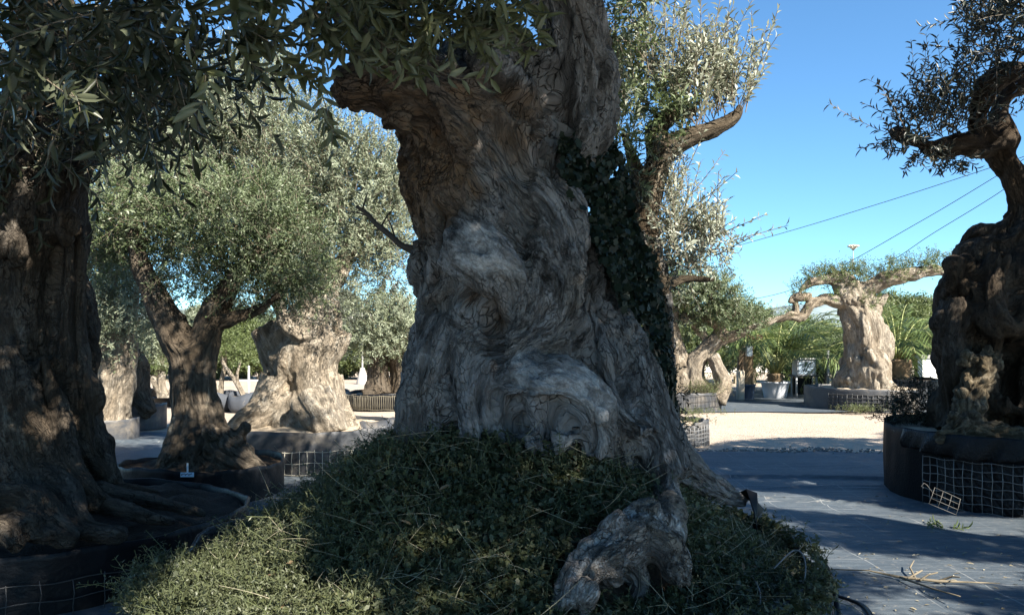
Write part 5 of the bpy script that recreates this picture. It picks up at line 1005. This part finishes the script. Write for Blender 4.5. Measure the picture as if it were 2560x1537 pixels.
HB = [('bright bushy tree behind the twin trunk olive', 1715, 962, 775, 75, LEAF_HEDGE), ('dark rounded tree beside the white house', 1800, 958, 770, 60, LEAF_GREEN), ('bushy tree rising behind the feather palm, left part of the hedge', 1880, 956, 795, 70, LEAF_HEDGE), ('yellow green tree filling the gap beside the knobbly trunk', 1985, 955, 805, 70, LEAF_HEDGE), ('dark tree directly behind the metal box', 2050, 958, 830, 70, LEAF_GREEN),
      ('tall tree behind the knobbly trunk', 2215, 955, 748, 75, LEAF_HEDGE), ('feathery tree under the long right hand bare arm', 2290, 957, 760, 65, LEAF_HEDGE), ('dark bushy tree beside the great hollow olive', 2350, 956, 765, 65, LEAF_GREEN), ('tree at the far right behind the hollow olive', 2470, 956, 740, 90, LEAF_GREEN),
      ('low green bush left of the big trunk by the lamp base', 905, 948, 838, 55, LEAF_HEDGE), ('leafy shrub right of the lamp base', 985, 948, 850, 55, LEAF_GREEN), ('bright green tree seen between the fork and the broad stump', 590, 950, 790, 75, LEAF_HEDGE), ('dark leaved tree just behind the broad stump', 650, 948, 800, 60, LEAF_GREEN), ('pale tree left of the forked trunk', 395, 950, 815, 60, LEAF_SILVER), ('green tree between the two leftmost trunks', 235, 950, 840, 60, LEAF_HEDGE), ('distant tree in the gap under the silver crown', 505, 946, 780, 60, LEAF_SILVER), ('tall tree showing between silver crown and big trunk', 860, 944, 740, 60, LEAF_SILVER), ('far tree behind the distant spreading olive', 1060, 946, 790, 70, LEAF_HEDGE), ('tree screening the gap behind the big trunk', 1250, 946, 760, 110, LEAF_HEDGE), ('tree behind the ivy stem', 1500, 948, 760, 100, LEAF_HEDGE), ('low shrub under the pale tree, left of the forked trunk', 440, 946, 872, 40, LEAF_GREEN), ('rounded shrub just right of the forked trunk', 545, 946, 868, 38, LEAF_GREEN), ('dark shrub between the felt pots and the broad stump', 610, 946, 874, 36, LEAF_GREEN), ('shrub beyond the printed label planter', 345, 946, 868, 40, LEAF_HEDGE), ('shrub closing the gap left of the lamp base', 850, 946, 866, 36, LEAF_GREEN), ('tree far beyond the left edge trunk', 120, 950, 780, 90, LEAF_GREEN)]
for k, (lb_, px, by, ty, hw, lf) in enumerate(HB): bush_tree(lb_, px, by, ty, hw, 40+k, lf)
# potted young olives by the left lane
FB = plain('felt_pot', (.055, .062, .075), .8, .35, 8, .01, dirt=(.2, .18, .15), dirt_at=.62)
for px, d, lbp, lbt, lean in ((552, 15.4, 'slumped dark felt pot, left one of the pair behind the forked trunk', 'upright young olive stem in the slumped left felt pot', .05), (612, 15.2, 'wide dark felt pot, right one of the pair beside the broad stump root', 'slanting young olive stem in the wide right felt pot', -.45)):
    c = P(px, 1025, d); t = thing('pot', lbp, 'pot', (c.x, c.y, 0), 'felt pots'); m = MB(); m.lathe([(.01, .004), (.24, .004), (.29, .10), (.30, .24), (.27, .36), (.255, .35), (.25, .28)], (0, 0, 0), 36, lambda a, r, z: (r*(1+.06*math.sin(3*a+px)+.03*math.sin(8*a)), z*(1+.12*math.sin(2*a+px)))); m.build('wall', FB, t)
    m = MB(); m.lathe([(.005, .31), (.26, .30)], (0, 0, 0), 24); m.build('soil', SOIL_PALE, t)
    b = Vector((c.x, c.y, .3)); T = thing('young_olive', lbt, 'young tree', b, 'young olives in pots'); tb = smooth_tube([(b+Vector((0, 0, -.03)), .055), (b+Vector((lean*.4, 0, .3)), .045), (b+Vector((lean, .1, .65)), .035), (b+Vector((lean*1.2, .1, 1.0)), .015)]); tb2 = smooth_tube([(b+Vector((0, 0, 0)), .04), (b+Vector((-.15, 0, .35)), .032), (b+Vector((-.1, .1, .7)), .015)])
    wood('trunk', [tb, tb2], BARK_TAN, T, b, [], [], .014, 1, ((.01, 6, 0),), .6)
    lv, tw = crown([(b+Vector((lean*1.1, .1, .95)), (.4, .35, .22)), (b+Vector((-.12, 0, .8)), (.35, .3, .2))], 900, .25, 10, .06, .016, up=.6); leafpart('crown', lv, LEAF_HEDGE, T, b)
c = P(622, 1010, 16.5); T = thing('stake', 'straight white stake standing by the felt pots', 'stake', (c.x, c.y, 0)); m = MB(); m.tube([(0, 0, 0), (0, 0, .85)], .02, 8); m.build('post', plain('white_paint', (.7, .7, .68), .5, .1), T); m = MB(); m.box((0, 0, .55), (.5, .02, .03)); m.build('cross_bar', bpy.data.materials['white_paint'], T, False)
c = P(372, 1020, 17.2); pot('square looking black pot in the left background gap', (c.x, c.y), .15, .17, .34, PLASTIC)
c = P(418, 1022, 16.6); pot('low wide dark bowl under the small bending olive', (c.x, c.y), .26, .30, .20, PLASTIC, SOIL_PALE)
far_tree('small bending olive with bare forked branches in the low dark bowl', Vector((c.x, c.y, .16)), [[(418, 1004, 16.6, 22), (410, 985, 16.6, 15), (395, 965, 16.6, 11), (378, 945, 16.6, 7)], [(408, 985, 16.6, 13), (404, 955, 16.6, 10), (410, 930, 16.6, 6)], [(425, 995, 16.6, 12), (435, 970, 16.6, 8), (440, 940, 16.6, 5)]], BARK_TAN, [(370, 935, 16.6, 30, 18, .3), (410, 920, 16.6, 35, 20, .3), (445, 930, 16.6, 25, 20, .25)], LEAF_HEDGE, 500, .22, 10, .06, .016, .014, group='young olives in pots', burl=4, name='young_olive', cat='young tree')
# lamp base with pole
c = P(906, 958, 26); T = thing('lamp_post', 'thin pale pole on a conical concrete base, far left of the big trunk', 'pole', (c.x, c.y, 0)); m = MB(); m.lathe([(.20, 0), (.19, .1), (.09, .45), (.07, .52), (.02, .53)], (0, 0, 0), 16); m.build('base', plain('concrete', (.5, .47, .42), .9), T); m = MB(); m.tube([(0, 0, .5), (0, 0, 1.55)], .03, 8); m.build('pole', bpy.data.materials['white_paint'], T)

# ================================================================== BUILT THINGS
WHITEW = plain('white_render', (.78, .75, .68), .9, .08, 2); GLASS = plain('window_glass', (.05, .07, .09), .1, .1, 1, spec=.8)
T = thing('house', 'small white house glimpsed past the wooden post', 'house', (10.6, 38, 0)); m = MB(); m.box((0, 0, 1.2), (5, 4, 2.4)); m.build('wall', WHITEW, T, False, .02)
MB().box((0, 0, 2.47), (5.2, 4.2, .14)).build('roof', plain('roof_slab', (.5, .46, .40), .9, .3, 4), T, False, .02)
m = MB(); m.box((-.62, -2.03, .95), (.14, .07, .9)); m.build('shutter', plain('grey_shutter', (.45, .52, .55), .5), T, False, .01)
wd = MB().box((1.2, -2.02, 1.3), (.9, .06, 1.1)).build('window', bpy.data.materials['white_paint'], T, False, .01); MB().box((1.2, -2.055, 1.3), (.76, .02, .96)).build('pane', GLASS, wd, False)
c = P(1817, 955, 27); T = thing('sign_board', 'blank grey board leaning against the white house', 'sign', (c.x, c.y, 0)); MB().box((0, 0, .35), (.28, .03, .42), rx=-.1).build('panel', plain('grey_board', (.34, .42, .48), .5), T, False, .01); m = MB()
for sx in (-.12, .12): m.tube([(sx, .02, 0), (sx, .05, .5)], .012, 6)
m.build('leg', WIRE, T)
c = P(1838, 958, 26.5); T = thing('bench', 'low pale wooden bench before the white house', 'bench', (c.x, c.y, 0)); MB().box((0, 0, .26), (.7, .28, .04)).build('seat', plain('pale_wood', (.5, .42, .30), .8), T, False, .01)
for sx in (-.28, 0, .28): MB().box((sx, 0, .12), (.05, .24, .24)).build('leg', bpy.data.materials['pale_wood'], T, False)
c = P(1851, 1000, 18.4); T = thing('gate_post', 'dark wooden post on a pale stone foot, left of the palms', 'post', (c.x, c.y, 0)); MB().box((0, 0, .35), (.16, .16, .70)).build('base', plain('pale_stone', (.55, .47, .36), .9, .3, 5), T, False, .02); MB().box((0, 0, 1.1), (.12, .12, .8)).build('post', plain('old_wood', (.10, .065, .035), .8, .4, 10), T, False, .008)
MB().box((.1, 0, 1.46), (.8, .10, .10)).build('beam', bpy.data.materials['old_wood'], T, False, .008)
T2 = thing('wall_lantern', 'small pale lantern hanging beside the wooden post', 'lantern', (c.x+.19, c.y-.02, 1.02)); MB().box((0, 0, .12), (.13, .13, .24)).build('glass', plain('lantern_glass', (.4, .48, .55), .2), T2, False, .01); MB().lathe([(.10, .24), (.05, .32), (.01, .4)], (0, 0, 0), 4).build('cap', PLASTIC, T2, False)
c = P(2345, 985, 22); T = thing('white_wall', 'low white wall with a grey coping beside the hollow olive', 'wall', (c.x+.5, c.y, 0)); MB().box((0, 0, .45), (2.0, .25, .9)).build('wall', WHITEW, T, False, .01); MB().box((0, 0, .95), (2.1, .32, .10)).build('coping', plain('coping_stone', (.35, .33, .30), .8), T, False, .01)
# metal box on stand
c = P(2010, 1000, 19.4); T = thing('stand', 'dark steel stand under the white metal box', 'stand', (c.x, c.y, 0)); ST = plain('dark_steel', (.07, .075, .085), .5, .3, 10, metal=.3)
MB().box((0, 0, .53), (.62, .42, .03)).build('top', ST, T, False, .005)
for sx in (-.24, .24):
    for sy in (-.16, .16): MB().tube([(sx, sy, 0), (sx, sy, .52)], .025, 10).build('leg', plain('pale_steel', (.45, .47, .5), .4), T)
MB().box((0, .1, .27), (.44, .03, .40)).build('back_panel', PLASTIC, T, False)
T = thing('metal_box', 'white metal box with a glossy blue grey front on the steel stand', 'box', (c.x, c.y, .547)); MB().box((0, 0, .19), (.46, .36, .38)).build('body', BUCKET, T, False, .012); MB().box((0, -.185, .18), (.40, .012, .30)).build('front_panel', plain('glossy_panel', (.33, .42, .52), .12, .2, 3, spec=.8), T, False, .004); MB().box((.01, 0, .40), (.56, .44, .025)).build('lid', bpy.data.materials['white_paint'], T, False, .004); MB().tube([(.05, -.20, .29), (.12, -.21, .29)], .012, 8).build('handle', ST, T)
# pillar tool stand
c = P(2070, 1005, 19); T = thing('steel_post', 'slim grey steel post with a cross arm beside the round cactus', 'post', (c.x, c.y, 0)); MB().tube([(0, 0, 0), (0, 0, 1.15)], .03, 10).build('post', bpy.data.materials['pale_steel'], T); MB().box((.08, 0, .58), (.36, .03, .03)).build('arm', ST, T, False); MB().box((0, 0, .02), (.3, .3, .03)).build('foot', ST, T, False, .004)
c = P(2092, 1005, 18.7); T = thing('machine', 'grey garden machine with a boxy motor standing behind the wide planter', 'machine', (c.x, c.y, 0)); MB().box((0, 0, .30), (.18, .24, .5)).build('body', plain('machine_grey', (.17, .18, .20), .5), T, False, .02); MB().box((0, 0, .62), (.24, .28, .12)).build('motor', plain('machine_grey_dark', (.10, .11, .12), .5), T, False, .03); MB().tube([(.0, .05, .66), (.10, .1, .9), (.22, .1, 1.0)], .016, 8).build('handle', ST, T)
# dry flower stalk
c = P(2140, 985, 17.6); z1 = P(2133, 622, 17.6); T = thing('flower_stalk', 'tall dry stalk with a pale flower head above the knobbly olive', 'flower', (c.x, c.y, 0)); L_ = z1-c; L_.z = z1.z
m = MB(); m.tube([(0, 0, 0), (L_.x*.3+.03, 0, L_.z*.5), (L_.x*1.1, 0, L_.z*.85), (L_.x, 0, L_.z)], [.02, .016, .012, .008], 6); m.build('stem', STRAW, T)
m = MB()
for k in range(46):
    a = R.uniform(0, 2*PI); q = .12*math.sqrt(R.random()); e = Vector((L_.x+q*math.cos(a), q*math.sin(a), L_.z+.08-1.8*q*q)); m.tube([(L_.x, 0, L_.z-.04), tuple(e)], .004, 4); m.blob(e, (.026, .026, .014), 6, 4)
m.build('flower_head', plain('dry_flower', (.75, .70, .58), .9), T)
# power line
T = thing('utility_pole', 'wooden pole carrying the three wires, outside the right of the picture', 'pole', (10.6, 15, 0)); MB().tube([(0, 0, 0), (0, 0, 6)], [.13, .1], 12).build('post', bpy.data.materials['old_wood'], T)
T = thing('utility_pole', 'far wooden pole where the wires end, hidden behind the big trunk', 'pole', (P(1480, 860, 45).x, 45, 0)); MB().tube([(0, 0, 0), (0, 0, 6)], [.13, .1], 12).build('post', bpy.data.materials['old_wood'], T)
xr_, xl_ = P(2687, 800, 15), P(1480, 800, 45)
for lbl, spec in (('uppermost of the three thin wires crossing the sky', [(2687, 348, 15), (2490, 415, 16.5), (2180, 515, 20), (1885, 603, 26), (1480, 715, 45)]), ('middle wire of the three, running down to the knobbly olive', [(2687, 318, 15), (2500, 435, 16.5), (2290, 560, 18.5), (2050, 690, 22), (1860, 752, 28), (1480, 805, 45)]), ('lowest and steepest of the three thin wires', [(2687, 335, 15), (2515, 470, 16.5), (2330, 585, 18.5), (2200, 668, 20), (2000, 760, 24), (1480, 840, 45)])):
    tb = smooth_tube([(P(*s), .006+.0004*s[2]) for s in spec], 8); m = MB(); m.tube([p for p, r in tb], [r*.55 for p, r in tb], 6); tag(m.build('power_wire', plain('wire_black', (.03, .03, .03), .6) if 'wire_black' not in bpy.data.materials else bpy.data.materials['wire_black'], None), lbl, 'wire', 'overhead wires')
# ================================================================== LITTER
def ground_stuff():
    # dry branch with twigs
    b = P(2300, 1455, 4.3); b.z = .02; T = thing('dry_branch', 'pale dry branch lying on the sunlit fabric at lower right', 'branch', b)
    m = MB(); pts = [(2060, 1422, 4.6), (2170, 1425, 4.55), (2250, 1442, 4.4), (2345, 1452, 4.32), (2500, 1457, 4.3)]
    G = lambda px, py, z=.03: (lambda d: Vector(((px-1280)/F*d, d, z)))((CH-z)*F/(py-HY))
    m.tube([G(a, c_)-b for a, c_, _ in pts], [.003, .004, .008, .008, .002], 7)
    for q in ([(2290, 1447), (2275, 1418), (2285, 1400)], [(2270, 1445), (2305, 1425)], [(2250, 1442), (2330, 1470), (2400, 1490)], [(2345, 1452), (2380, 1440), (2400, 1442)], [(2300, 1450), (2320, 1436), (2345, 1430)]): m.tube([G(x, y, .03+.02*i)-b for i, (x, y) in enumerate(q)], [.007, .005, .003][:len(q)], 6)
    m.build('branch', plain('dry_wood', (.17, .14, .095), .85), T)
    # irrigation hose
    m = MB(); hose = [G(2030, 1380, .42), G(2065, 1420, .34), G(2080, 1470, .14), G(2095, 1540, .03), G(2100, 1640, .02)]
    hp_ = smooth_tube([(p, .016) for p in hose], 6); m.tube([p for p, r in hp_], [r for p, r in hp_], 8); tag(m.build('hose', PLASTIC, None), 'black hose dropping from the torn liner of the big planter', 'hose')
    hp_ = smooth_tube([(G(2060, 1480, .018), .011), (G(2110, 1495, .018), .011), (G(2160, 1515, .018), .011), (G(2185, 1550, .018), .011)], 6); m = MB(); m.tube([p for p, r in hp_], [r for p, r in hp_], 8); tag(m.build('hose', PLASTIC, None), 'thin black pipe curving over the fabric at the bottom of the picture', 'hose')
    # leaf litter & seeds (nobody could count it)
    n = 430; px = RNG.uniform(1900, 2560, n); py = 1225+330*RNG.rand(n)**.8; k = RNG.rand(n) < .35+.65*np.exp(-((px-2330)/160)**2-((py-1440)/70)**2); px, py = px[k], py[k]; n = len(px); d = CH*F/(py-HY); pos = np.stack([(px-1280)/F*d, d, np.full(n, .03)], 1); pos[:, 2] = [matz(a, c_)+.004 for a, c_ in pos[:, :2]]
    th = RNG.uniform(0, 6.28, n); V, f, r = leaves(pos, np.stack([np.cos(th), np.sin(th), RNG.normal(size=n)*.12], 1), np.array([0, 0, 1.])+RNG.normal(size=(n, 3))*.35, RNG.uniform(.012, .045, n), RNG.uniform(.004, .012, n), 'n')
    tag(leafpart('leaf_litter', [(V, f, r)], leafmat('dry_leaf', (.12, .095, .05), (.42, .37, .26), (.33, .29, .21), .7, .1), None), kind='stuff')
    # green sprig
    g = G(2370, 1318, .02); T = thing('leaf_sprig', 'small fresh green sprig fallen on the fabric before the shiny planter', 'sprig', g); B = np.zeros((5, 3)); D = RNG.normal(size=(5, 3))*[1, .5, .1]; a, t_ = shoots(B, D, np.full(5, .13), 8, .06, .016, 'n'); leafpart('foliage', [a], LEAF_HEDGE, T)
    # loose mesh panel leaning on the right planter
    T = thing('wire_panel', 'bent scrap of wire grid leaning against the shiny black planter', 'wire grid', G(2360, 1280, 0)); b = Vector(T.location)
    def W(u, v): # panel corner picture points at depth ~5.85
        A, B_, C_, D_ = P(2337, 1218, 5.86), P(2401, 1247, 5.84), P(2390, 1286, 5.80), P(2322, 1258, 5.82); return (A*(1-u)+B_*u)*(1-v)+(D_*(1-u)+C_*u)*v-b
    m = MB()
    for i in range(4): m.tube([W(i/3, 0), W(i/3, .5)+Vector((0, -.004, 0)), W(i/3, 1)], .0019, 5)
    for i in range(4): m.tube([W(-.02, i/3), W(.5, i/3)+Vector((0, -.006, 0)), W(1.02, i/3)], .0019, 5)
    m.tube([W(0, .33), W(-.30, .05), W(-.42, .02), W(-.46, .25), W(-.36, .3)], .0019, 5); m.build('grid', plain('dull_wire', (.12, .115, .105), .6, .4, 20, .001, metal=.2), T)
    # dark weedy bush in the back of the right planter
    c = Vector((3.72, 7.45, .56)); T = thing('weed_bush', 'dark twiggy bush at the back of the shiny black planter', 'bush', c); lv, tw = crown([(c+Vector((.05, 0, .12)), (.30, .2, .16)), (c+Vector((.2, .1, .2)), (.25, .2, .16)), (c+Vector((-.15, 0, .08)), (.2, .15, .1))], 5200, .16, 12, .024, .010, up=.6, out=.8, rndm=.6); leafpart('foliage', lv, LEAF_IVY, T, c); twigs_to(T, tw, .002, c, 'stem')
    # weeds at feet of far planters and in small planter
    def tuft(label, c, r, n, leaf, L=.16): 
        T = thing('weed_tuft', label, 'weeds', c); B = np.stack([RNG.normal(size=n)*r, RNG.normal(size=n)*r*.5, np.zeros(n)], 1); D = RNG.normal(size=(n, 3))*.5+np.array([0, 0, 1.]); a, t_ = shoots(B, D, L*RNG.uniform(.5, 1.2, n), 8, .04, .009); leafpart('foliage', [a], leaf, T); twigs_to(T, t_, .002, (0, 0, 0), 'stem')
    tuft('pale grass tuft growing against the foot of the wide wire caged planter', P(2155, 1030, 14.9)*1, .22, 160, LEAF_HEDGE); tuft('low weeds at the foot of the bluish banded planter', P(1705, 1034, 14.85), .35, 160, LEAF_HEDGE, .12)
    tuft('dry weeds in the small caged planter at the gravel edge', Vector((PSm[0]+.05, PSm[1]-.1, .26)), .22, 120, LEAF_HEDGE, .15); tuft('green bush rooted beside the gnarled twin trunk', Vector((3.75, 15.4, .34)), .16, 260, LEAF_HEDGE, .3)
ground_stuff()
